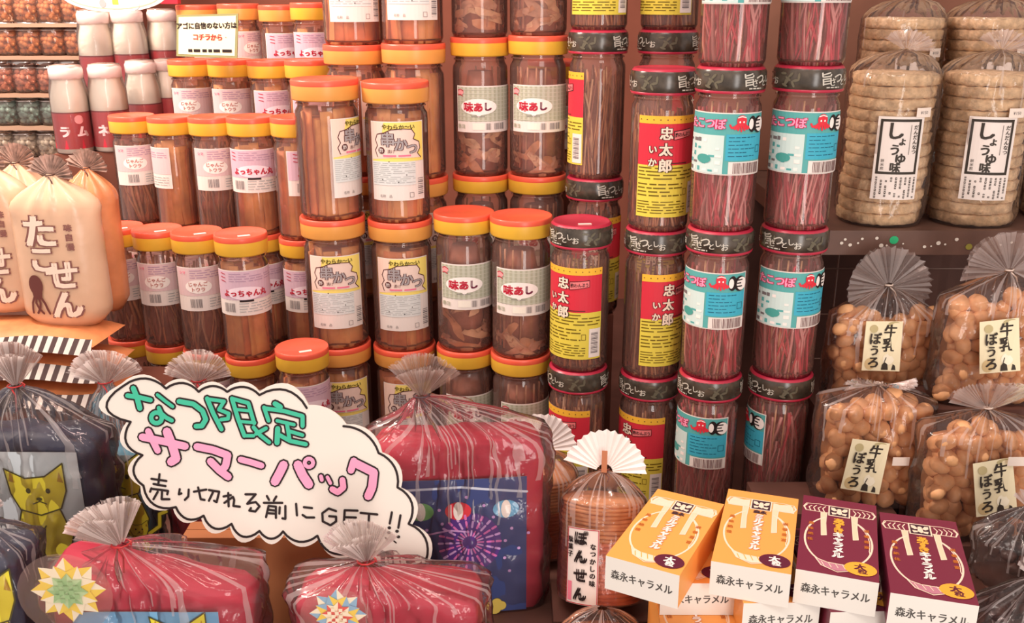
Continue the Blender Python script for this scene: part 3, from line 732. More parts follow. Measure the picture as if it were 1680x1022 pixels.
cook_m = mat('milk_cookie', (224, 166, 116), .5, .4, .18, 60, .25, 150)
cookm = []
for s in range(3):
    g = G(); sh_ = [(.0001, -1), (.55, -.85), (.9, -.42), (1, .05), (.86, .55), (.5, .88), (.0001, 1)]
    def dd(a, r_, z, j, s=s): k = 1+.10*noise.noise(Vector((cos(a)*1.5+s*7, sin(a)*1.5, z))); return r_*k*.0138, z*k*.0100
    g.lathe(sh_, cook_m, 14, disp=dd); cookm.append(g.mesh('milk_cookie'))
def cookie_bag(px, py, D, a, b, hc, hk, label, labpx, labrot, fanspec, seed, labsize=(.052, .070), sticker=None):
    base = at(px, py, D)
    t = thing('cookie_bag', label, 'snack bag', base, 0, 'cellophane bags of milk cookies')
    r_ = random.Random(seed); k = 0; rows = int(hc/.0172); cols = int(2*a/.0222)
    for lay in range(2):
        for j in range(rows+1):
            for i in range(cols+1):
                x = -a*.86+i*(1.72*a/cols)+(.0105 if (j+lay) % 2 else -.003)+r_.uniform(-.003, .003)
                z = .012+j*.0176+r_.uniform(-.003, .003)+(.007 if lay else 0)
                if abs(x) > a*.87 or z > hc+.006+.01*sin(i*1.3+seed): continue
                if lay and r_.random() < .15: continue
                y = -b*.60*(1-(x/a)**6*.4)+lay*.017+r_.uniform(-.003, .003)
                if j == rows and lay == 0: y += .008
                o = inst('milk_cookie', cookm[k % 3], t, (x, y, z)); k += 1
                o.rotation_euler = (r_.uniform(.3, 2.2), r_.uniform(-.7, .7), r_.uniform(0, 6))
    g = G(); g.lathe([(.0001, .004), (.8, .004), (.9, .5), (.8, .93), (.0001, .96)], mat('inner_cookies', (196, 134, 88), .6, .3, .4, 40), 16, disp=lambda A, R_, z, j: (R_*se(a*.9, b*.45, 3, A), z*hc))
    o = g.obj('inner_cookies', t, loc=(0, .016, 0), kind='stuff')
    g = cello_body(a, b, hc+.006, hk, seed, ex=4, pleat=.12, crk=.0035, power=.62); g.obj('wrapper', t)
    L, A, tilt, roll, sq = fanspec
    g = G(); fan(g, cello_fan, (0, 0, hk-.002), L, A, tilt, roll, n=64, seed=seed, squash=sq, depth=.07); g.obj('gathered_top', t)
    tie(t, (0, 0, hk), mat('tie_pale', (225, 205, 190), .3, .5), .005, .012, seed=1)
    q = at(labpx[0], labpx[1], D-b-.010)-base; W2, H2 = labsize[0]/2, labsize[1]/2
    g = G(); p = P(g, lambda u, v, h: (u, .0025*sin(u*60)*sin(v*40+1)-h, v), .02, .0003)
    p.rect(-W2, -H2, W2, H2, CRM, 0)
    TN = I('tan', (216, 190, 140)); SM = I('sumi', (58, 50, 42))
    p.ell(-W2*.55, H2*.70, .0058, .0055, I('khaki', (190, 176, 130)), 1, 14); p.ell(-W2*.6, -H2*.72, .0075, .0085, TN, 1, 14); p.ell(W2*.75, -H2*.35, .006, .006, TN, 1, 14)
    p.ell(W2*.55, H2*.88, .009, .004, I('khaki', (190, 176, 130)), 1, 14); p.ell(W2*.35, -H2*.52, .008, .008, I('ivory2', (248, 240, 214)), 2, 16)
    for ch, x, y, s_ in (('牛', .010, .021, .020), ('乳', .009, .002, .020), ('ぼ', -.011, .011, .018), ('う', -.0115, -.006, .016), ('ろ', -.0115, -.023, .018)): p.text(ch, x*labsize[0]/.052, y*labsize[1]/.070, s_, SM, 3, .03)
    p.poly([(.000, -.033), (.0095, -.033), (.0085, -.025), (.004, -.022), (.001, -.026)], SM, 3); p.poly([(.014, -.033), (.020, -.033), (.019, -.027), (.016, -.025)], SM, 3)
    p.stroke([(.004, -.022), (.006, -.016)], .0012, SM, 3)
    o = g.obj('label', t, loc=q); o.rotation_euler = (radians(-8), labrot, 0)
    if sticker:
        q = at(*sticker, D-b-.010)-base; g = G(); g.box((-.011, -.0005, -.006), (.011, 0, .006), I('sticker_white', (240, 224, 210))); g.obj('price_sticker', t, loc=q)
def tier(x0, x1, y0, y1, z, label):
    g = G(); g.box((x0, y0, .85), (x1, y1, z), dark); o = g.obj('display_tier', kind=None); tag(o, label, 'riser')
b1 = at(1437, 655, 1.31)
tier(.435, .563, 1.262, 1.345, b1.z-.001, 'dark riser block under the upper left cookie bag')
cookie_bag(1435, 655, 1.31, .078, .036, .126, .172, 'upper left cookie bag with round pleated fan top', (1448, 568), 0.02, (.060, 2.5, .12, .1, 1.0), 1)
b2 = at(1620, 650, 1.235)
tier(.565, .76, 1.192, 1.278, b2.z-.001, 'dark riser block under the upper right cookie bag')
cookie_bag(1622, 650, 1.235, .086, .036, .135, .178, 'upper right cookie bag tied below the dotted rail', (1640, 568), -.10, (.066, 1.75, -.05, 0, .86), 2)
b3 = at(1420, 815, 1.20)
tier(.335, .515, 1.155, 1.245, b3.z-.001, 'dark riser block under the lower left cookie bag')
cookie_bag(1418, 815, 1.20, .077, .036, .140, .168, 'lower left cookie bag above the maroon boxes', (1420, 765), .16, (.052, 1.5, -1.1, 0.2, .6), 3, sticker=(1478, 757))
b4 = at(1590, 868, 1.13)
tier(.51, .70, 1.09, 1.168, b4.z-.001, 'dark riser block under the lower right cookie bag')
cookie_bag(1588, 868, 1.13, .080, .034, .142, .172, 'lower right cookie bag beside the grey wrapped packs', (1632, 800), -.16, (.058, 1.15, -.35, -.1, .9), 4, sticker=(1668, 757), labsize=(.05, .072))
# grey wrapped packs at the right edge
choc = mat('dark_sweets', (84, 52, 44), .4, .5, .5, 60)
for i, (px, py, D, s_, lb) in enumerate([(1668, 945, 1.00, .052, 'grey cellophane pack at right edge below the cookies'), (1672, 1085, .92, .062, 'grey cellophane pack in the bottom right corner')]):
    base = at(px, py, D); base.z = max(base.z, .9)
    t = thing('wrapped_pack', lb, 'snack bag', base, 0, 'grey wrapped packs at the right edge')
    g = G(); r_ = random.Random(i)
    for k in range(26):
        x, y, z = r_.uniform(-.6, .6)*s_, r_.uniform(-.4, .3)*s_, .01+r_.uniform(0, .9)*s_
        g.lathe([(.0001, -.008), (.009, -.003), (.009, .004), (.0001, .008)], choc, 8, c=(x, y, z))
    g.obj('dark_sweets', t, kind='stuff')
    g = cello_body(s_, s_*.7, s_*1.0, s_*1.75, i+20, film('grey_film', (235, 225, 220), .16, .9, .15, .8, 60, (220, 205, 200), wrinkle=True), crk=.007, pleat=.2, ex=2.6); g.obj('wrapper', t)
    g = G(); fan(g, cello_w, (0, 0, s_*1.72), .04, 1.2, -.3, .4, seed=i, n=30); g.obj('gathered_top', t)
    g = G(); g.box((-s_*.9, -s_*.6, .851-base.z), (s_*.9, s_*.6, -.0005), dark)
    o = g.obj('display_tier', loc=base); tag(o, 'dark block under the '+lb[5:], 'riser')

# ------------------------------------------------------------------ caramel boxes
card_w = mat('box_white_card', (236, 232, 222), .45, .4); card_o = mat('box_orange_card', (244, 168, 84), .4, .45); card_p = mat('box_maroon_card', (122, 38, 62), .4, .45)
BH = .040; BW = .0805; BL = .163
def box_print_top(p, W2, L2, maroon):
    Wt = I('box_line', (248, 222, 196) if not maroon else (238, 205, 210)); base = card_p if maroon else card_o
    PL = I('plum_dark', (96, 28, 52)); OR = I('box_orange', (248, 176, 60)); Dk = I('emblem', (66, 40, 52))
    p.rect(-W2, -L2, W2, L2, base, 0)
    y = L2*.62
    # scroll ribbon across the top
    for sgn in (-1, 1):
        if not maroon: p.poly([(sgn*.013, y+.012), (sgn*.013, y-.006), (sgn*W2*.92, y-.006), (sgn*W2*.88, y+.006), (sgn*W2*.8, y+.013), (sgn*W2*.5, y+.010)], Wt, 1)
        for k in range(5): p.stroke([(sgn*(.015+.005*k), y+.010-.002*(k % 2)), (sgn*(.018+.005*k), y+.004), (sgn*(.016+.005*k), y-.003)], .0012, Wt, 2)
        p.stroke([(sgn*.012, y+.013), (sgn*.022, y+.014), (sgn*.036, y+.012), (sgn*.039, y+.004), (sgn*.036, y-.004), (sgn*.012, y-.004)], .0011, Wt, 2)
        # hanging ribbons
        x = sgn*.0165; n = 6
        L = [(x-.003, y-.006), (x+.003, y-.006)]
        p.poly([(x-.0032, y-.004), (x+.0032, y-.004), (x+.0026, y-.028), (x+.0040, y-.054), (x-.0012, y-.056), (x-.0022, y-.030)], I('ribbon', (246, 214, 180) if not maroon else (176, 96, 116)), 1)
        p.stroke([(x-.0032, y-.004), (x-.0022, y-.030), (x-.0012, y-.056), (x+.0040, y-.054), (x+.0026, y-.028), (x+.0032, y-.004)], .0010, Wt, 2)
    # big oval
    N = 40; cy = -.012; rx, ry = W2*.86, L2*.64
    for k, q in ((0, 1.0), (1, .93)):
        pts = [(rx*sin(a)*(q if abs(a) < 1.9 else 1), cy+ry*cos(a)) for a in [(.45+i*(2*pi-.9)/N) for i in range(N+1)]]
        p.stroke(pts, .0021 if k == 0 else .0009, Wt, 1, caps=False)
    # scroll at the foot
    p.poly([(-W2*.55, cy-ry*.80), (-W2*.25, cy-ry*.90), (W2*.4, cy-ry*.92), (W2*.5, cy-ry*1.03), (0, cy-ry*1.16), (-W2*.4, cy-ry*1.04)], Wt if not maroon else I('scroll', (196, 130, 146)), 2)
    p.stroke([(-W2*.55, cy-ry*.80), (-W2*.25, cy-ry*.90), (W2*.4, cy-ry*.92), (W2*.5, cy-ry*1.03), (0, cy-ry*1.20), (-W2*.4, cy-ry*1.04), (-W2*.55, cy-ry*.80)], .0012, Wt, 3)
    for k in range(5): p.stroke([(-W2*.4+k*W2*.17, cy-ry*.9), (-W2*.32+k*W2*.17, cy-ry*1.06)], .0008, Wt if maroon else OR, 4)
    # emblem: winged figure in a dark square
    p.rect(-.0118, y-.0098, .0118, y+.0138, Wt, 3); p.rect(-.0102, y-.0082, .0102, y+.0122, Dk, 4)
    p.ell(0, y+.0055, .0024, .0026, Wt, 5, 12); p.poly([(-.0022, y+.004), (.0022, y+.004), (.0034, y-.003), (.001, y-.0058), (-.003, y-.003)], Wt, 5)
    for sgn in (-1, 1):
        p.poly([(sgn*.002, y+.003), (sgn*.0052, y+.009), (sgn*.0090, y+.0095), (sgn*.0088, y+.004), (sgn*.0055, y+.0012)], Wt, 5); p.poly([(sgn*.003, y-.002), (sgn*.0085, y-.0015), (sgn*.0072, y-.0065), (sgn*.003, y-.005)], Wt, 5)
    for sgn in (-1, 1):
        for k, ch in enumerate('滋養豊富' if sgn < 0 else '風味絶佳'): p.text(ch, sgn*-.0290, .018-.0115*k, .0062, I('box_small', (196, 110, 44) if not maroon else (150, 62, 84)), 3, .03)
    if not maroon:
        p.text('森永', 0, y-.0145, .0075, Dk, 4, .05)
        for k, ch in enumerate('ミルクキャラメル'):
            p.text(ch, 0, y-.0245-.0096*k, .0120, I('box_shadow', (222, 150, 120)), 3, .09); p.text(ch, 0, y-.0245-.0096*k, .0112, WHT, 4, .05)
    else:
        for k, ch in enumerate('あずきキャラメル'):
            p.text(ch, 0, y-.0195-.0104*k, .0124, OR if k < 3 else WHT, 4, .06)
    p.ell(W2*.56, -L2*.76, .0160, .0128, PL if not maroon else OR, 5, 24)
    p.text('大', W2*.56-.0005, -L2*.76+.0035, .0115, WHT if not maroon else PL, 6, .05); p.text('粒', W2*.56+.002, -L2*.76-.0045, .0095, WHT if not maroon else PL, 6, .05)
_bm = {}
def box_meshes(maroon):
    if maroon in _bm: return _bm[maroon]
    W2, L2 = BW/2, BL/2; side = card_p if maroon else card_o
    g = G(); g.box((-W2+.0004, -L2, 0), (W2-.0004, L2, BH-.0004), side)
    a = g.mesh('box_carton')
    g = G(); p = P(g, flat_fn((0, 0, BH-.0003), (1, 0, 0), (0, 1, 0), (0, 0, 1)), 9, .00012); box_print_top(p, W2, L2, maroon)
    b = g.mesh('printed_top')
    g = G(); p = P(g, flat_fn((0, -L2, 0), (1, 0, 0), (0, 0, 1), (0, -1, 0)), 9, .00015)
    p.rect(-W2, 0, W2, BH-.0002, card_w, 1)
    DG = I('end_print', (84, 80, 76)); p.text('森永キャラメル', .0, BH*.50, .0118, DG, 2, .02, sx=.82)
    c = g.mesh('end_flap'); _bm[maroon] = (a, b, c); return _bm[maroon]
def cbox(c, ang, maroon, label, z):
    a, b, c_ = box_meshes(maroon)
    t = thing('caramel_box', label, 'box', (c[0], c[1], z), ang, 'caramel boxes stacked at the counter front')
    inst('carton', a, t); inst('printed_top', b, t); inst('end_flap', c_, t)
ZT = CZ-.563
quads = {'O1': [(1082, 801), (1186, 827), (1110, 945), (999, 910)], 'O2': [(1197, 801), (1309, 815), (1296, 942), (1169, 920)],
         'P1': [(1317, 812.6), (1439, 825), (1443, 957), (1305.6, 932)], 'P2': [(1443, 843.5), (1569, 858), (1608, 992), (1459.6, 973.6)]}
lbl = {'O1': 'turned orange caramel box lying aslant on top', 'O2': 'straight orange caramel box on top beside the maroon ones', 'P1': 'maroon caramel box lying beside the orange boxes', 'P2': 'maroon caramel box at the right end, topmost'}
for k, q in quads.items():
    w_ = [at_z(x, y, ZT) for x, y in q]; c = sum(w_, Vector())/4
    ax = ((w_[0]-w_[3])+(w_[1]-w_[2]))/2; wd = ((w_[1]-w_[0])+(w_[2]-w_[3]))/2
    front = (w_[2]+w_[3])/2; ang = atan2(-ax.x, ax.y); L = BL
    c = front+ax.normalized()*BL/2
    cbox(c, ang, k[0] == 'P', lbl[k], ZT-BH)
    rr = random.Random(ord(k[1])+ord(k[0])); n = int((ZT-.85)/BH)
    names = ['second', 'third', 'fourth', 'lowest']
    for j in range(1, n):
        a2 = {'O1': -.02, 'O2': .02, 'P1': .03, 'P2': ang+.03}[k]+rr.uniform(-.02, .02)
        off = Vector((.004 if k == 'O1' else .006, .004*j, 0))
        if k == 'O1': off = Vector((.030, -.028 if j > 1 else .04, 0))
        cc = c+off+Vector((rr.uniform(-.003, .003), -.003, 0))
        cbox(cc, a2, k[0] == 'P', {'O1': 'orange caramel box under the turned box, ', 'O2': 'orange caramel box under the straight box, ', 'P1': 'maroon caramel box in the inner maroon stack, ', 'P2': 'maroon caramel box in the end maroon stack, '}[k]+names[min(j-1, 3)]+' down', ZT-BH*(j+1))
# ------------------------------------------------------------------ puffed rice packs near the boxes
disc_m = mat('thin_cracker', (226, 158, 112), .6, .3, .16, 40, .3, 200)
g = G(); g.lathe([(.0001, 0), (.050, 0), (.0515, .0022), (.050, .0044), (.0001, .0044)], disc_m, 40, disp=lambda a, r_, z, j: (r_*(1+.012*sin(5*a)), z+.0006*sin(3*a+r_*60)))
DISC = g.mesh('thin_cracker')
pinkfilm = film('pink_tinted_film', (255, 222, 214), .22, .7, .15, .4, 60, (250, 190, 180), wrinkle=True)
def ponsen(px, py, D, tiltdeg, n, label, header=True, lab=True, z=None, hang=0):
    base = at(px, py, D)
    base.z = max(base.z, .851+.056*sin(radians(tiltdeg)))
    t = thing('round_cracker_pack', label, 'snack bag', base, -atan2(base.x, base.y), 'packs of thin round crackers')
    t.rotation_euler = (-radians(tiltdeg), 0, -atan2(base.x, base.y))
    r_ = random.Random(n)
    for i in range(n): inst('thin_cracker', DISC, t, (r_.uniform(-.001, .001), r_.uniform(-.001, .001), .002+i*.0047), r_.uniform(0, 6))
    h = n*.0047
    g = cello_body(.0545, .0545, h+.002, h+.036, n+px, m=cello, ex=2.3, pleat=.12, crk=.002, power=.5); g.obj('wrapper', t)
    g = G(); rows = []
    for j in range(9):
        rows.append([((.0552+.0006*sin(9*a+j))*cos(a), (.0552+.0006*sin(9*a+j))*sin(a), .002+(h*.62)*j/8) for a in [2*pi*i/48 for i in range(48)]])
    g.grid(rows, pinkfilm, closed=True); g.obj('pink_sleeve', t)
    if lab:
        g = G(); f = lambda u, v, h_: ((.0590+h_)*sin(u/.0590), -(.0590+h_)*cos(u/.0590), v)
        p = P(g, f, .006, .00035); W2, H2 = .0215, .046; c = h*.40
        RB = I('red_border', (190, 40, 60))
        p.rect(-W2, c-H2, W2, c+H2, PAP, 0)
        for a_ in (((-W2+.001, c-H2+.001), (W2-.001, c-H2+.001)), ((-W2+.001, c+H2-.001), (W2-.001, c+H2-.001)), ((-W2+.001, c-H2+.001), (-W2+.001, c+H2-.001)), ((W2-.001, c-H2+.001), (W2-.001, c+H2-.001))): p.stroke(a_, .0009, RB, 1)
        for k, ch in enumerate('ぽんせん'): p.text(ch, -.001, c+H2*.75-k*.0225, .0175, BLK, 3, .07)
        for k, ch in enumerate('なつかしの味'): p.text(ch, .0145, c+H2*.55-k*.0088, .0076, BLK, 3, .04)
        for k, ch in enumerate('駄菓子'): p.text(ch, -.0155, c+H2*.68-k*.0088, .0076, BLK, 3, .04)
        p.rect(-.0185, c-H2*.92, -.0125, c-H2*.42, I('seal_pink', (236, 130, 150)), 2)
        g.obj('label', t, rz=-.42)
    if header:
        paper = mat('white_header_paper', (246, 236, 230), .6, .3, .05, 30)
        g = G(); fan(g, paper, (0, 0, h+.034), .054, 1.45, .12, .12, n=30, depth=.05, seed=px, base=.2); g.obj('paper_header', t)
        g = G(); g.box((-.004, -.012, h+.035), (.003, -.009, h+.062), mat('kraft_clip', (188, 120, 84), .6, .3)); g.obj('clip', t)
        tie(t, (0, 0, h+.035), ptie, .006, .012)
    return t
base = at(985, 985, 1.055)
ponsen(985, 978, 1.055, 19, 26, 'round cracker pack with white fan header beside the turned box')
ponsen(884, 900, 1.235, 6, 24, 'round cracker pack squeezed behind the big red gift bag', lab=False)
ponsen(985, 1100, .955, 14, 8, 'round cracker pack at the bottom edge left of the boxes', lab=False, header=False)
g = G(); g.box((-.06, -.03, .8505-at(985, 978, 1.055).z), (.06, .06, -.016), dark); o = g.obj('display_tier', loc=at(985, 978, 1.055)); tag(o, 'dark block under the front round cracker pack', 'riser')

# ------------------------------------------------------------------ octopus cracker bags, striped packs
bagp = mat('printed_bag_film', (228, 186, 152), .28, .6, .10, 14, .25, 60)
bago = mat('orange_bag_film', (224, 146, 98), .28, .6, .22, 18, .4, 60)
def tako_bag(px, py, D, wd, hh, label, prnt=True, m=None, seed=0, tw=0):
    base = at(px, py, D); a, b = wd/2, .034
    t = thing('cracker_bag', label, 'snack bag', base, tw, 'octopus cracker bags')
    g = G(); rows = []; n = 64
    for j in range(25):
        q = j/24; z = hh*q
        s_ = (min(1, .55+q*5)**.6) if q < .09 else (1 if q < .80 else max(.07, 1-((q-.80)/.20)**1.5))
        row = []
        for i in range(n):
            th = 2*pi*i/n; r_ = se(a, b, 2.3, th)*s_
            top = max(0, (q-.72)/.28)
            r_ *= 1+.16*top*sin(9*th+seed)+.01*noise.noise(Vector((3*cos(th), 3*sin(th)+seed, z*30)))
            row.append((r_*cos(th), r_*sin(th), z))
        rows.append(row)
    g.grid(rows, m or bagp, closed=True); g.f.append(list(range(n))[::-1]); g.m.append(0); g.sm.append(False)
    if prnt:
        fr = lambda u, v, h_: (u, -((max(0, 1-(abs(u)/a)**2.3))**(1/2.3))*b-.0016-h_, v)
        p = P(g, fr, .006, .0003); OUT = I('bag_outline', (140, 92, 84)); INN = I('bag_white', (252, 226, 204))
        for k, ch in enumerate('たこせん'):
            x = (-.012, -.013, .012, .014)[k]; z = hh*(.66, .47, .37, .17)[k]; s_ = (.052, .045, .048, .046)[k]
            p.text(ch, x, z, s_, OUT, 2, .10); p.text(ch, x, z, s_, INN, 3, .045)
        for k, ch in enumerate('味自慢'): p.text(ch, .030, hh*(.68-.062*k), .0115, OUT, 2, .06)
        OC = I('octopus_brown', (112, 62, 56)); ox, oz = -.030, hh*.30
        p.ell(ox, oz, .0115, .016, OC, 4, 18); p.poly([(ox-.008, oz-.01), (ox+.009, oz-.01), (ox+.007, oz-.022), (ox-.006, oz-.022)], OC, 4)
        for dx, ph in ((-.008, 0), (-.003, 1), (.003, 0), (.009, 1)):
            p.stroke([(ox+dx*.6, oz-.018), (ox+dx*1.2, oz-.028), (ox+dx*1.1+(.004 if ph else -.002), oz-.038), (ox+dx*1.6+.002, oz-.044)], .0036, OC, 4)
    g.obj('printed_film' if prnt else 'film', t)
    g = G(); dk = mat('gathered_brown_film', (190, 160, 146), .35, .5, .5, 90)
    fan(g, dk, (0, 0, hh*.985), .034, 1.5, .15, .2, n=26, depth=.22, seed=seed); g.obj('gathered_top', t)
    tie(t, (0, 0, hh*.985), mat('dark_tie', (84, 54, 50), .5, .4), .007, .03, seed=1)
    return t
tb = at(118, 530, 1.44)
tako_bag(118, 528, 1.44, .132, .232, 'octopus cracker bag with full lettering beside the small jars', seed=1)
tako_bag(12, 505, 1.47, .125, .232, 'octopus cracker bag at the left edge', seed=2)
tako_bag(172, 505, 1.55, .085, .236, 'plain orange film bag behind the octopus cracker bags', prnt=False, m=bago, seed=3)
tako_bag(62, 500, 1.53, .10, .236, 'cream film bag hidden between the two octopus cracker bags', prnt=False, seed=5)
zw = mat('stripe_white', (238, 226, 214), .4, .5); zb = mat('stripe_dark', (88, 66, 62), .4, .5)
orc = mat('orange_crackers', (222, 140, 88), .5, .4, .28, 26, .4, 90)
for i, (px, py, D, wd, lb, rz) in enumerate([(52, 566, 1.43, .26, 'top striped-edge pack under the octopus cracker bags', -.10), (62, 606, 1.42, .27, 'middle striped-edge pack in the left pile', -.03), (60, 650, 1.41, .27, 'lowest striped-edge pack in the left pile', 0)]):
    base = at(px, py, D); base.z = at(70, 566, 1.43).z-i*.041
    t = thing('striped_pack', lb, 'snack bag', base, rz, 'striped packs in the left pile')
    a, b, hh = wd/2, .062, .040; g = G(); rows = []
    for j in range(13):
        f_ = -1+2*j/12; zz = hh/2*(1-abs(f_)**3)**.6
        row = []
        for k in range(28):
            ph = 2*pi*k/28
            row.append((a*f_, b*cos(ph)*(1-.15*abs(f_)**4), hh/2+zz*sin(ph)*(1+.08*noise.noise(Vector((f_*4, ph, i))))))
        rows.append(row)
    g.grid(rows, orc, closed=True); g.obj('film', t)
    # zebra band standing along the front seam
    g = G(); n = 34
    for k in range(n):
        x0 = -a+wd*k/n; x1 = -a+wd*(k+1)/n
        def c(x, u): 
            y = -b*(1-.15*abs(x/a)**4)*1.02-.002+u*.010; z = hh*.5+.003+u*.019+.004*sin(x*30+i)
            return (x, y, z)
        sl = .006
        g.add([c(x0, -.55), c(x1, -.55), c(min(a, x1+sl), .6), c(min(a, x0+sl), .6)], [(0, 1, 2, 3)], zw if k % 2 else zb)
    g.obj('zebra_band', t)
zr = at(70, 566, 1.43).z-.083
g = G(); g.box((-.88, 1.36, .85), (-.56, 1.55, zr), riser_m); o = g.obj('display_tier'); tag(o, 'riser block under the striped packs at the left', 'riser')
yb = at(40, 560, 1.36)

# ------------------------------------------------------------------ white ramune bottles, far glass jars, signs at the back
milk = mat('milky_plastic', (252, 244, 232), .25, .6, .08, 20)
wrapc = film('bottle_shrink_film', (255, 250, 246), .2, .9, .1, .4, 70, (255, 240, 235), wrinkle=True)
bred = mat('ramune_red_band', (214, 48, 66), .35, .5)
def bottle(px, py, D, label, letters='', s_=1.0, pale=False, n=1):
    top = at(px, py, D); H_ = .165*s_; base = Vector((top.x, top.y, top.z-H_)); R = .0345*s_
    t = thing('candy_bottle', label, 'bottle', base, -atan2(top.x, top.y), 'white candy bottles with red bands')
    g = G(); g.lathe([(.0001, 0), (R*.9, 0), (R, .004), (R, H_*.60), (R*.97, H_*.66), (R*.86, H_*.76), (R*.78, H_*.82), (R*.78, H_*.86)], milk, 32); g.obj('bottle_body', t)
    g = G(); g.lathe([(R*.80, H_*.85), (R*.90, H_*.86), (R*.91, H_*.96), (R*.82, H_), (.0001, H_)], mat('milky_cap', (240, 214, 206), .3, .5), 28); g.obj('cap', t)
    g = G(); f = cyl_fn(R*1.012); p = P(g, f, .006, .0003)
    p.rect(-2.0*R, H_*.06, 2.0*R, H_*.47, bred, 1); p.rect(-2.0*R, H_*.47, 2.0*R, H_*.485, I('band_dark', (150, 30, 50)), 2)
    for k, ch in enumerate(letters): p.text(ch, (-.45+.95*k)*R, H_*.26, .023*s_, I('letter_pink', (250, 206, 206)), 3, .06)
    if letters: p.ell(R*.35, H_*.40, .0085, .0085, I('coin_pink', (240, 150, 150)), 3, 16)
    g.obj('red_band', t)
    g = G(); g.lathe([(R*1.03, .002), (R*1.05, H_*.5), (R*1.03, H_*.72), (R*.86, H_*.9), (R*.84, H_*1.01), (R*.5, H_*1.02)], wrapc, 40, disp=lambda a_, r_, z, j: (r_*(1+.02*sin(7*a_+j)), z)); g.obj('shrink_film', t)
    return base
bs = []
bs.append((bottle(106, 108, 1.93, 'red-banded candy bottle at far left of the front pair', 'ラム'), 'left front candy bottle'))
bs.append((bottle(170, 106, 1.95, 'red-banded candy bottle beside it, nearest the small jars', 'ネ'), 'right front candy bottle'))
bs.append((bottle(229, 100, 2.10, 'milky candy bottle left of the pale small jars', '', 1.0), 'middle milky bottle'))
bs.append((bottle(272, 98, 2.14, 'milky candy bottle touching the notice corner', '', .9), 'milky bottle near the notice'))
bs.append((bottle(151, 18, 2.20, 'upper left candy bottle below the round sign', '', 1.08), 'upper left candy bottle'))
bs.append((bottle(206, 16, 2.22, 'upper middle candy bottle below the round sign', '', 1.08), 'upper middle candy bottle'))
bs.append((bottle(264, 16, 2.26, 'upper right candy bottle beside the yellow notice', '', 1.0), 'upper right candy bottle'))
for b, w_ in bs:
    g = G(); g.box((-.032, -.032, .825-b.z), (.032, .032, -.0002), riser_m); o = g.obj('display_riser', loc=b); tag(o, 'riser block under the '+w_, 'riser', 'risers under the candy bottles')
steel = mat('steel_lid', (206, 200, 196), .18, .6, metal=.9); fgl = film('far_jar_glass', (255, 250, 246), .12, 1.0, .04)
def far_fill(c, nme):
    return mat(nme, c, .45, .5, .4, 70)
FF = [far_fill((236, 150, 90), 'far_candy_orange'), far_fill((228, 146, 112), 'far_candy_peach'), far_fill((150, 186, 176), 'far_candy_teal'), far_fill((232, 220, 200), 'far_candy_white')]
R = .034; Hf = .082
g = G(); g.lathe([(.0001, .001), (R*.9, .001), (R, .006), (R, Hf*.68), (R*.85, Hf*.78), (R*.82, Hf*.84)], fgl, 28); FG = g.mesh('glass_body')
g = G(); g.lathe([(R*.86, Hf*.80), (R*.95, Hf*.81), (R*.95, Hf*.93), (R*.9, Hf*.95), (.0001, Hf*.96)], steel, 28); FL = g.mesh('steel_lid')
g = G(); g.lathe([(R*.95, Hf*.70), (R*1.0, Hf*.71), (R*1.02, Hf*.73), (R*.95, Hf*.75)], steel, 28); FR_ = g.mesh('wire_ring')
FFm = []
for m in FF:
    g = G(); r_ = random.Random(3)
    for k in range(70):
        a = r_.uniform(0, 2*pi); q = R*.80*sqrt(r_.random()); z = r_.uniform(.008, Hf*.64)
        g.lathe([(.0001, -.007), (.006, -.004), (.0075, 0), (.006, .004), (.0001, .007)], m, 7, c=(q*cos(a), q*sin(a), z))
    FFm.append(g.mesh('sweets'))
rowsY = [(-18, 0), (36, 0), (98, 1), (152, 2), (206, 3)]
fcols = ['left edge', 'second', 'third', 'fourth']
p0 = at(50, 70, 2.45)
DF = 2.45
for ri, (py, fi) in enumerate(rowsY):
    zt = at(50, py, DF).z
    for ci in range(4):
        px = 2+ci*39+(6 if ri % 2 else 0)
        b = at(px, py, DF); b.z = zt-Hf+.005
        t = thing('candy_jar', ['orange', 'orange', 'peach', 'teal', 'white'][ri]+' sweets in a glass jar, '+['top edge', 'first full', 'second full', 'third full', 'lowest'][ri]+' row, '+['left frame edge', 'second from left', 'third from left', 'rightmost'][ci], 'jar', b, 0, 'glass candy jars on the far shelf')
        inst('glass_body', FG, t); inst('lid', FL, t); inst('wire_ring', FR_, t); inst('sweets', FFm[fi], t, kind='stuff')
    if True:
        g = G(); g.box((-.10, -.045, -.009), (.24, .10, -.0005), mat('far_shelf_board', (176, 140, 116), .5, .4, .1, 10))
        o = g.obj('shelf_board', loc=at(50, py, DF)+Vector((0, 0, 0))); o.location = (at(20, py, DF).x-.02, DF, zt-Hf+.005)
        o.name = 'display_shelf'; tag(o, 'narrow far shelf under the '+['top edge', 'first full', 'second full', 'third full', 'lowest'][ri]+' row of candy jars', 'shelf')
g = G(); g.box((-.14, .10, .85-CZ), (.26, .13, .5), mat('far_back_board', (206, 168, 140), .6, .3, .1, 8)); o = g.obj('far_back_board', loc=(at(20, 70, DF).x, DF, CZ)); tag(o, 'tan board standing behind the far candy jars', 'board')

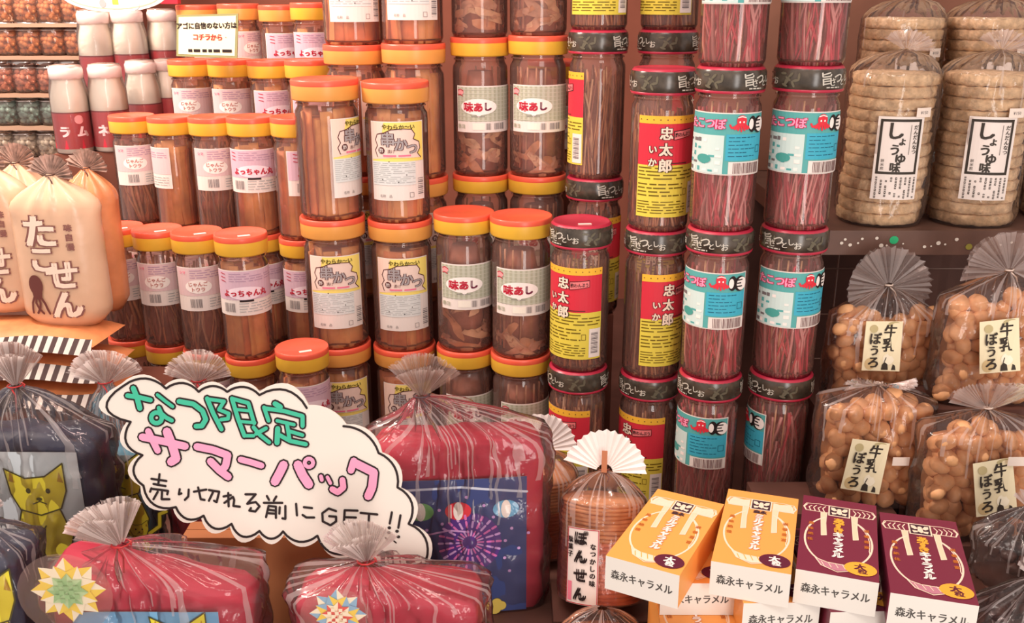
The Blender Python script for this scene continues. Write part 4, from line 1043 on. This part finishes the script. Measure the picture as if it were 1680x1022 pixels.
def card(fn_draw, name, parent, loc, rot, outline, th, m):
    """outline in local x,z; thickness along +y"""
    g = G(); n = len(outline); o3 = [(x, 0, z) for x, z in outline]; b3 = [(x, th, z) for x, z in outline]
    tr = tessellate_polygon([[Vector((x, z, 0)) for x, z in outline]])
    g.add(o3, [tuple(t) for t in tr], m); g.add(b3, [tuple(t)[::-1] for t in tr], m)
    g.add(o3+b3, [(i, (i+1) % n, n+(i+1) % n, n+i) for i in range(n)], m)
    o = g.obj(name, parent, loc); o.rotation_euler = rot
    if fn_draw:
        g = G(); p = P(g, lambda u, v, h: (u, -.0002-h, v), 9, .0003); fn_draw(p); g.obj('print', o)
    return o
# small yellow notice
c = at(340, 58, 1.80); s_ = 1.80*1.0/1600*.985
q = [(-52, -31), (55, -34), (50, 35), (-56, 33)]
out = [(x*s_, -y*s_) for x, y in q]
def dn(p):
    GRN = I('notice_olive', (150, 148, 100)); IV = I('notice_ivory', (248, 236, 196))
    p.poly([(x*.93, y*.90) for x, y in out], IV, 1)
    p.text('アゴに自信のない方は', .0, 15*s_, 10.5*s_, BLK, 3, .05, rot=.02); 
    for k, ch in enumerate('コチラから。'): p.text(ch, (-20+10.5*k)*s_, -3*s_, (11 if k < 5 else 4)*s_, I('notice_rust', (170, 60, 50)), 3, .05)
    p.lines(-34*s_, -27*s_, 42*s_, -21*s_, 1, BLK, 3, .8, 4, .75)
o = card(dn, 'small_notice', None, c, (radians(-6), 0, -.2), out, .002, I('notice_olive', (150, 148, 100))); tag(o, 'small handwritten ivory notice with an olive border on the jars', 'notice')
# round white sign cut off by the top edge
c = at(184, -12, 2.0); out2 = [(.125*cos(a), .036*sin(a)) for a in [2*pi*i/36 for i in range(36)]]
def ds(p):
    p.stroke([(.112*cos(a), .030*sin(a)) for a in [2*pi*i/36 for i in range(36)]], .002, I('sign_beige', (206, 176, 150)), 2, True)
    p.rect(-.002, -.022, .012, -.004, YEL, 2); p.ell(.050, -.022, .010, .010, I('sign_blue', (160, 180, 190)), 2, 12); p.ell(-.025, -.02, .008, .008, I('rose', (236, 160, 160)), 2, 12)
o = card(ds, 'round_sign', None, c, (0, 0, -.3), out2, .003, WHT); tag(o, 'white oval sign cut off by the top frame edge', 'sign')
c = at(276, -4, 2.05); g = G(); g.box((-.016, 0, -.012), (.018, .02, .05), bred); o = g.obj('red_card', loc=c); tag(o, 'red card beside the white oval sign', 'sign')

# ------------------------------------------------------------------ gift bags in cellophane
crim = mat('crimson_pouch', (186, 46, 70), .62, .3, .16, 12, .6, 30); navy = mat('navy_pouch', (34, 44, 72), .5, .4, .25, 12, .35, 40)
blue_sheet = I('sheet_sky', (120, 176, 214)); pale_sheet = I('sheet_pale', (222, 234, 238)); night = I('sheet_night', (62, 74, 126))
def pouch_mesh(a, b, h, m, seed, slump=.01, sl=0):
    g = G(); rows = []; n = 56
    for j in range(19):
        q = j/18; row = []; s_ = 1 if q < .96 else 1-.09*(q-.96)/.04
        if q < .05: s_ = .94+.06*q/.05
        for i in range(n):
            th = 2*pi*i/n; r_ = se(a, b, 9, th)*s_
            r_ += .0030*noise.noise(Vector((2.5*cos(th)+seed, 2.5*sin(th), q*6)))+.0015*noise.noise(Vector((8*cos(th)+seed, 8*sin(th), q*20)))
            row.append((r_*cos(th), r_*sin(th), h*q*(1+sl*r_*cos(th)/a)+(slump*noise.noise(Vector((cos(th)*1.2+seed, sin(th), 1))) if q > .9 else 0)))
        rows.append(row)
    g.grid(rows, m, closed=True)
    k = len(g.v)-n; g.v.append((0, 0, h*1.0)); 
    for i in range(n): g.f.append([k+i, k+(i+1) % n, len(g.v)-1]); g.m.append(0); g.sm.append(True)
    return g
def cat(p, x, y, s_, lay=3):
    """a plain yellow cat drawn in outline"""
    CY = I('cat_yellow', (236, 222, 70)); OL = I('cat_line', (84, 78, 44))
    head = [(-.9, .0), (-1.0, .9), (-.35, .55), (.3, .62), (.95, 1.1), (.95, .1), (.7, -.55), (0, -.8), (-.65, -.6)]
    body = [(-.6, -.5), (-.95, -1.6), (-.8, -2.4), (.7, -2.4), (.95, -1.6), (.6, -.45)]
    for sh in (body, head):
        pts = [(x+u*s_, y+v*s_) for u, v in sh]; p.poly(pts, CY, lay); p.stroke(pts, .05*s_, OL, lay+1, True); lay += 2
    for sx in (-.3, .35): p.ell(x+sx*s_, y+.1*s_, .08*s_, .1*s_, OL, lay, 8)
    p.ell(x+.02*s_, y-.2*s_, .10*s_, .07*s_, OL, lay, 8); p.stroke([(x-.2*s_, y-.38*s_), (x+.02*s_, y-.28*s_), (x+.24*s_, y-.38*s_)], .04*s_, OL, lay)
    for sx in (-.82, .78): p.poly([(x+(sx-.08)*s_, y+.45*s_), (x+(sx+.02)*s_, y+.8*s_), (x+(sx+.12)*s_, y+.4*s_)], I('ear_ochre', (190, 150, 50)), lay)
    p.stroke([(x-.3*s_, y-1.2*s_), (x-.1*s_, y-1.5*s_), (x+.1*s_, y-1.2*s_)], .05*s_, OL, lay)
    p.stroke([(x+.9*s_, y-2.2*s_), (x+1.3*s_, y-1.9*s_), (x+1.35*s_, y-1.4*s_), (x+1.6*s_, y-1.3*s_)], .2*s_, OL, lay-2); p.stroke([(x+.9*s_, y-2.2*s_), (x+1.3*s_, y-1.9*s_), (x+1.35*s_, y-1.4*s_), (x+1.6*s_, y-1.3*s_)], .12*s_, CY, lay-1)
def bush(p, x, y, s_, lay=3, c=(70, 150, 96), nm='leaf_green'):
    m = I(nm, c); m2 = I(nm+'_edge', tuple(int(v*.6) for v in c))
    for dx, dy, r_ in ((0, 0, .5), (.5, .25, .42), (-.45, .2, .42), (.15, .55, .4)):
        p.ell(x+dx*s_, y+dy*s_, r_*s_*1.06, r_*s_*1.06, m2, lay, 14); p.ell(x+dx*s_, y+dy*s_, r_*s_, r_*s_, m, lay+1, 14)
def sheet_cat(W2, H2):
    def f(p):
        p.rect(-W2, -H2, W2, H2, pale_sheet, 1); p.rect(-W2, -H2, W2, -H2*.55, I('sheet_mint', (140, 190, 180)), 2)
        bush(p, -W2*.55, H2*.40, .026); bush(p, -W2*.72, -H2*.05, .022); p.ell(-W2*.75, -H2*.35, .012, .01, I('leaf_red', (214, 110, 96)), 4, 12)
        cat(p, W2*.36, H2*.50, .038)
        cat(p, W2*.86, -H2*.62, .014)
    return f
def sheet_fire(W2, H2):
    def f(p):
        p.rect(-W2, -H2, W2, H2, night, 1)
        p.stroke([(-W2, H2*.86), (0, H2*.89), (W2, H2*.78)], .0032, I('rail_white', (206, 214, 230)), 2)
        for x, y, c, nm in ((-.05, .55, (222, 60, 72), 'lantern_red'), (.68, .55, (110, 180, 220), 'lantern_blue'), (-.62, .55, (120, 180, 110), 'lantern_green')):
            p.ell(x*W2, y*H2, .0165, .0125, I(nm, c), 3, 20); p.ell(x*W2, y*H2, .0062, .0128, WHT, 4, 16); p.stroke([(x*W2-.009, y*H2+.009), (x*W2-.009, y*H2-.009)], .0012, WHT, 4)
        cx, cy = W2*.12, H2*.08
        p.ell(cx, cy, .040, .042, I('burst_shadow', (92, 58, 140)), 2, 24)
        for k in range(22):
            a = 2*pi*k/22
            for r0, r1, wd in ((.010, .017, .0022), (.022, .030, .0028), (.034, .039, .0032)):
                p.stroke([(cx+r0*cos(a), cy+r0*sin(a)), (cx+r1*cos(a), cy+r1*sin(a))], wd, I('burst_lilac', (214, 170, 226)) if k % 2 else I('burst_pink', (226, 120, 190)), 3)
        for k in range(24): 
            a = k*2.4; r_ = .05+.0016*k
            p.ell(cx+r_*cos(a)*.9, cy+r_*sin(a)*.8, .0022, .0022, I('burst_lilac', (214, 170, 226)), 3, 8)
        p.stroke([(-W2*.5, H2*.22), (-W2*.2, H2*.27), (W2*.1, H2*.24)], .0025, I('burst_lilac', (214, 170, 226)), 3)
        bush(p, W2*.1, -H2*.88, .014); bush(p, W2*.5, -H2*.95, .016, c=(216, 190, 90), nm='leaf_gold')
    return f
def sheet_sky(W2, H2):
    def f(p):
        p.rect(-W2, -H2, W2, H2, blue_sheet, 1); bush(p, -W2*.6, -H2*.3, .02); cat(p, W2*.45, H2*.35, .03)
        p.ell(-W2*.1, H2*.5, .018, .006, WHT, 3, 14)
    return f
def rosette(parent, loc, r_, cols, tilt=0):
    g = G(); rr_ = random.Random(int(r_*9999)); n = 8
    p = P(g, lambda u, v, h: (u, -h, v), 9, .0012)
    for lay, (rad, c) in enumerate(zip((r_, r_*.82, r_*.55), cols)):
        pts = []
        for k in range(2*n):
            a = pi*k/n+lay*.35; q = rad*(1 if k % 2 == 0 else .70); pts.append((q*cos(a), q*sin(a)))
        for k in range(2*n): p.tri((0, 0), pts[k], pts[(k+1) % (2*n)], c[k//2 % len(c)], 1+lay)
    c = cols[2]
    for i in range(-2, 3):
        for j in range(-2, 3): 
            if (i+j) % 2 and i*i+j*j < 6: p.rect((i-.5)*r_*.13, (j-.5)*r_*.13, (i+.5)*r_*.13, (j+.5)*r_*.13, c[1], 5)
    o = g.obj('paper_rosette', parent, loc); o.rotation_euler.x = tilt
    # clear disc carrying the rosette
    g = G(); g.lathe([(.0001, 0), (r_*.8, .001), (r_*1.25, .0005)], film('clear_disc_film', (255, 252, 250), .12, .8, .1, .2, 30), 24); o2 = g.obj('clear_disc', o); o2.rotation_euler.x = pi/2; o2.location.y = -.009
def gift(px, py, D, a, b, h, hk, pm, label, sheet=None, ros=None, fans=(.06, 1.0, 0, 0), rz=0, seed=0, knotx=0, name='gift_bag', filmm=None, z=None, fanm=None, group='gift bags wrapped in cellophane', lean=0, film_a=1.10, sl=0):
    base = at(px, py, D); base.z = z or .8505
    t = thing(name, label, 'gift bag', base, rz, group)
    if lean: t.rotation_euler = (lean, 0, rz)
    pouch_mesh(a, b, h, pm, seed, sl=sl).obj('pouch', t)
    if sheet:
        W2, H2, zc, fn = sheet; zc = max(zc, H2+.002)
        g = G(); p = P(g, lambda u, v, hh: (u, -b-.0045-hh-.002*sin(u*22+seed), v+zc), .02, .0003); p.rect(-W2, -H2, W2, H2, PAP, 0); fn(W2, H2)(p); g.obj('printed_sheet', t)
    for rs in (ros or []): rosette(t, Vector((rs[0], -b-.012, rs[1])), rs[2], rs[3], rs[4] if len(rs) > 4 else 0)
    g = cello_body(a*film_a, b*1.22, h*1.0, hk, seed, m=filmm, pleat=.16, crk=.007, sx=knotx, ex=5, power=.62, knot_r=.009, n=170, rows=40); g.obj('wrapper', t)
    L, A, tilt, roll = fans[:4]
    g = G(); fan(g, fanm or cello_w, (knotx, 0, hk-.003), L, A, tilt, roll, n=70, seed=seed, depth=.07, rows=6)
    fan(g, fanm or cello_w, (knotx, 0, hk-.003), L*.8, A*.8, tilt-.25, roll-.15, n=50, seed=seed+4, depth=.08, rows=6); g.obj('gathered_top', t)
    tie(t, (knotx, 0, hk), mat('dark_twist_tie', (80, 60, 66), .4, .5) if seed % 2 else mat('red_twist_tie', (196, 50, 50), .4, .5), .010, .028)
    return t
def zat(px, py, D): return at(px, py, D).z-.8505
# big crimson bag with the firework sheet
D = 1.12
zt_ = zat(752, 783, 1.076)
gift(756, 900, D, .106, .036, zat(750, 712, 1.12), zat(692, 648, D), crim, 'big crimson gift bag with firework sheet behind the cloud sign', (.082, zt_/2-.004, zt_/2, sheet_fire),
     fans=(.060, .85, .05, .12), seed=1, knotx=at(692, 648, D).x-at(756, 900, D).x, rz=.10, fanm=cello_fan)
D = 1.13; zt_ = zat(72, 735, 1.09)
gift(72, 900, D, .098, .036, zat(72, 705, D), zat(68, 634, D), navy, 'navy gift bag with yellow cat sheet at the left', (.086, zt_/2-.004, zt_/2, sheet_cat), fans=(.062, .7, .1, .05), seed=2, rz=-.05)
D = .915
gift(-14, 1000, D, .050, .034, zat(5, 893, D), zat(5, 850, D), navy, 'small navy gift bag with cat sheet in the bottom left corner', (.040, .05, zat(5, 1020, .88), sheet_cat), fans=(.036, 1.1, .2, 0), seed=4)
Wc = I('ros_cream', (250, 244, 216)); Yc = I('ros_yellow', (246, 216, 70)); Gc = I('ros_green', (186, 222, 170)); Gd = I('ros_green2', (150, 200, 140)); Bc = I('ros_blue', (130, 186, 220)); Rc = I('ros_red', (226, 70, 60))
D = .905
gift(262, 1000, D, .104, .036, zat(262, 935, D), zat(214, 893, D), crim, 'crimson gift bag with green and yellow rosette', (.076, .05, zat(330, 1075, .86), sheet_sky), ros=[(-.070, zat(150, 962, .86), .038, ([Wc, Yc], [Wc, Yc], [Gc, Gd]))],
     fans=(.062, .85, -.1, -.38), seed=6, knotx=at(214, 893, D).x-at(262, 893, D).x, rz=.03, sl=-.13)
gift(640, 1000, D, .098, .036, zat(640, 955, D), zat(605, 922, D), crim, 'crimson gift bag with blue and red rosette at bottom centre', (.06, .04, zat(640, 1110, .86), sheet_sky), ros=[(-.045, zat(570, 1005, .86), .030, ([Bc, Wc], [Bc, Yc], [Rc, Wc]))],
     fans=(.058, .8, -.15, -.10), seed=8, knotx=at(605, 922, D).x-at(640, 922, D).x, rz=-.04)
D = 1.225
gift(212, 900, D, .044, .034, zat(240, 735, D), zat(240, 628, D), mat('sky_pouch', (110, 172, 200), .5, .4, .2, 14), 'blue gift bag mostly hidden behind the cloud sign', (.04, .07, zat(215, 840, 1.16), sheet_cat), fans=(.055, 1.2, -.05, 0), seed=10, fanm=cello_w)
gift(356, 900, 1.235, .050, .034, zat(345, 735, 1.235), zat(345, 625, 1.235), crim, 'crimson gift bag hidden behind the middle of the cloud sign', None, fans=(.05, 1.3, -.05, 0), seed=12, fanm=cello_w)
# brown carton between the bags
c = at(470, 900, 1.045); g = G(); kr = mat('kraft_board', (176, 112, 72), .75, .25, .12, 8)
t = thing('brown_carton', 'plain brown cardboard carton under the cloud sign', 'box', (-.262, 1.02, .8505), .0)
H_ = zat(470, 850, 1.05); g.box((-.125, -.018, 0), (.125, .018, H_), kr); g.obj('carton_body', t)
g = G(); g.box((-.125, -.0185, H_), (.125, .000, H_+.002), kr); g.obj('flap', t); g = G(); g.box((-.125, .001, H_), (.125, .0185, H_+.002), kr); g.obj('flap', t)

# ------------------------------------------------------------------ the cloud sign
K = 1.10; SC = K/1600
origin = Vector((0, 0, CZ))+ray(440, 765)*K
def sx_(X, Y):     # sketch coordinates (sign plane) from the enlarged study drawing
    px, py = X/2.84+160, Y/2.84+560
    return ((px-440)*SC, -(py-765)*SC)
cusps = [(125, 205), (320, 220), (472, 235), (605, 235), (755, 250), (975, 310), (1146, 395), (1310, 520), (1398, 680), (1450, 850), (1530, 1022), (1180, 985), (1025, 905), (865, 885), (755, 883), (625, 850), (495, 812), (366, 772), (215, 672), (210, 530), (155, 375)]
bulge = [.22, .24, .22, .22, .26, .12, .18, .20, .26, .24, .05, .25, .26, .35, .36, .34, .30, .28, .34, .34, .62]
def lobes(cs, grow=0, blg=1.0):
    ctr = (790, 600); out = []
    cs2 = []
    for x, y in cs:
        dx, dy = x-ctr[0], y-ctr[1]; L = sqrt(dx*dx+dy*dy); cs2.append((x+dx/L*grow, y+dy/L*grow))
    n = len(cs2)
    for i in range(n):
        a, b = cs2[i], cs2[(i+1) % n]; mx, my = (a[0]+b[0])/2, (a[1]+b[1])/2
        dx, dy = b[0]-a[0], b[1]-a[1]; nx, ny = dy, -dx; bl = bulge[i]*blg
        seg = []
        for k in range(9):
            t_ = k/8; w_ = sin(pi*t_)**.8*bl
            seg.append((a[0]+dx*t_+nx*w_, a[1]+dy*t_+ny*w_))
        out.append(seg)
    return out
seg_out = lobes(cusps, 16, 1.12); outline = [sx_(*q) for s2 in seg_out for q in s2[:-1]]
sg_card = mat('sign_card', (228, 221, 209), .5, .4, .03, 8)
def draw_sign(p):
    L = lobes(cusps, 0, .92)
    for i, s2 in enumerate(L):
        if i in (5, 10): continue
        p.stroke([sx_(*q) for q in s2], .0026, BLK, 1)
    GRN = I('marker_green', (64, 186, 150)); PKK = I('marker_pink', (236, 160, 192))
    def mk(strokes, wd, col):
        ss = [([sx_(*q) for q in pts], w_*SC/2.84) for pts, w_ in strokes]
        for pts, w_ in ss: p.stroke(pts, w_+.0038, BLK, 2)
        for pts, w_ in ss: p.stroke(pts, w_, col, 3)
    def c8(pts): return [((x/4.667+40)*2.84, (y/4.667+40)*2.84) for x, y in pts]   # second study drawing
    k8 = 2.84/4.667
    G8 = lambda pts, w_: (c8(pts), w_*k8)
    circ = lambda x, y, r_: [(x+r_*cos(t_*pi/5), y+r_*sin(t_*pi/5)) for t_ in range(11)]
    mk([G8([(45, 228), (130, 240), (222, 262)], 36), G8([(90, 172), (118, 240), (140, 325)], 40), G8([(275, 222), (335, 270), (392, 312)], 26),
        G8(circ(268, 398, 42), 34), G8([(285, 322), (305, 365), (340, 395), (385, 418)], 32)], 0, GRN)
    mk([G8([(440, 272), (550, 292), (620, 345), (645, 410), (615, 460), (570, 462)], 38)], 0, GRN)
    mk([G8([(655, 250), (705, 370), (765, 485)], 34), G8([(665, 255), (785, 272), (745, 335), (820, 365), (815, 405), (760, 412)], 28),
        G8([(845, 250), (890, 400), (940, 535)], 32), G8([(850, 252), (970, 285), (1015, 440)], 30), G8([(885, 335), (985, 345)], 24), G8([(905, 425), (1020, 435)], 24),
        G8([(940, 535), (1010, 535)], 26), G8([(1010, 470), (1060, 530), (1130, 585)], 30), G8([(1030, 520), (1105, 478)], 30)], 0, GRN)
    mk([G8([(1175, 290), (1215, 315)], 40), G8([(1090, 318), (1125, 420)], 30), G8([(1095, 325), (1240, 345), (1385, 385), (1385, 460)], 32),
        G8([(1190, 420), (1320, 450)], 26), G8([(1265, 440), (1285, 560)], 30), G8([(1285, 500), (1385, 530)], 28), G8([(1195, 480), (1190, 588)], 40), G8([(1210, 530), (1290, 575), (1410, 600)], 32)], 0, GRN)
    mk([([(210, 445), (310, 465), (410, 488)], 34), ([(238, 418), (258, 460), (282, 508)], 30), ([(325, 420), (352, 490), (368, 545), (345, 560)], 40)], 0, PKK)
    mk([([(465, 490), (540, 505), (608, 530), (598, 580), (580, 600)], 34), ([(528, 558), (570, 600), (610, 630)], 34)], 0, PKK)
    mk([([(668, 550), (715, 562), (765, 578)], 28)], 0, PKK)
    mk([([(868, 575), (850, 612), (828, 652)], 40), ([(935, 575), (958, 625), (985, 665)], 42)], 0, PKK)
    mk([(circ(986, 565, 20), 18)], 0, PKK)
    mk([([(1042, 628), (1046, 645)], 18)], 0, PKK); mk([([(1072, 632), (1086, 660)], 16)], 0, PKK); mk([([(1142, 645), (1146, 680), (1120, 702), (1095, 688)], 28)], 0, PKK)
    mk([([(1195, 556), (1182, 600)], 32), ([(1200, 566), (1288, 610), (1280, 680), (1262, 720)], 38)], 0, PKK)
    def ln(pts, wd=.0026): p.stroke([sx_(*q) for q in pts], wd, BLK, 2)
    # hand lettering: 売り切れる前にGET!!
    for s2 in [[(252, 640), (322, 650)], [(290, 618), (284, 668)], [(262, 664), (318, 674)], [(252, 684), (246, 700)], [(252, 686), (330, 696), (326, 712)], [(282, 700), (262, 735)], [(302, 700), (300, 735), (336, 735)],
               [(384, 688), (380, 712), (392, 708)], [(426, 690), (424, 722), (408, 738)],
               [(450, 700), (508, 690)], [(470, 680), (482, 735), (500, 738)], [(520, 692), (568, 700), (556, 748), (544, 742)], [(540, 700), (520, 742)],
               [(588, 722), (622, 716)], [(610, 706), (612, 768)], [(592, 752), (632, 724), (638, 738), (634, 766), (664, 770)],
               [(690, 712), (738, 712), (698, 756), (738, 748), (756, 768), (736, 792), (708, 788), (716, 776)],
               [(790, 720), (800, 738)], [(834, 722), (822, 742)], [(776, 752), (862, 752)], [(798, 766), (786, 818)], [(798, 766), (832, 770), (832, 822)], [(800, 784), (830, 788)], [(798, 800), (828, 802)], [(850, 772), (848, 802)], [(876, 766), (876, 826), (862, 824)],
               [(926, 756), (930, 810)], [(962, 772), (1000, 776)], [(956, 808), (974, 820), (1010, 820)],
               [(1112, 790), (1078, 778), (1048, 800), (1050, 838), (1086, 856), (1112, 838), (1112, 816), (1080, 814)],
               [(1152, 786), (1148, 850)], [(1152, 786), (1212, 788)], [(1150, 818), (1204, 820)], [(1148, 850), (1210, 852)], [(1226, 798), (1304, 806)], [(1266, 802), (1262, 866)],
               [(1372, 796), (1362, 848)], [(1412, 810), (1402, 868)]]: ln(s2)
    for q in ((1360, 868), (1396, 884), (1358, 890), (1402, 910)): p.ell(*sx_(*q), .0022, .0018, BLK, 2, 8)
    ln([(1342, 914), (1358, 932), (1370, 920), (1392, 938)], .0016)
o = card(draw_sign, 'cloud_sign', None, origin, (-TH, 0, 0), outline, .003, sg_card)
tag(o, 'white cloud-shaped sign with green and pink hand lettering', 'sign')
bpy.data.objects.remove(_to)
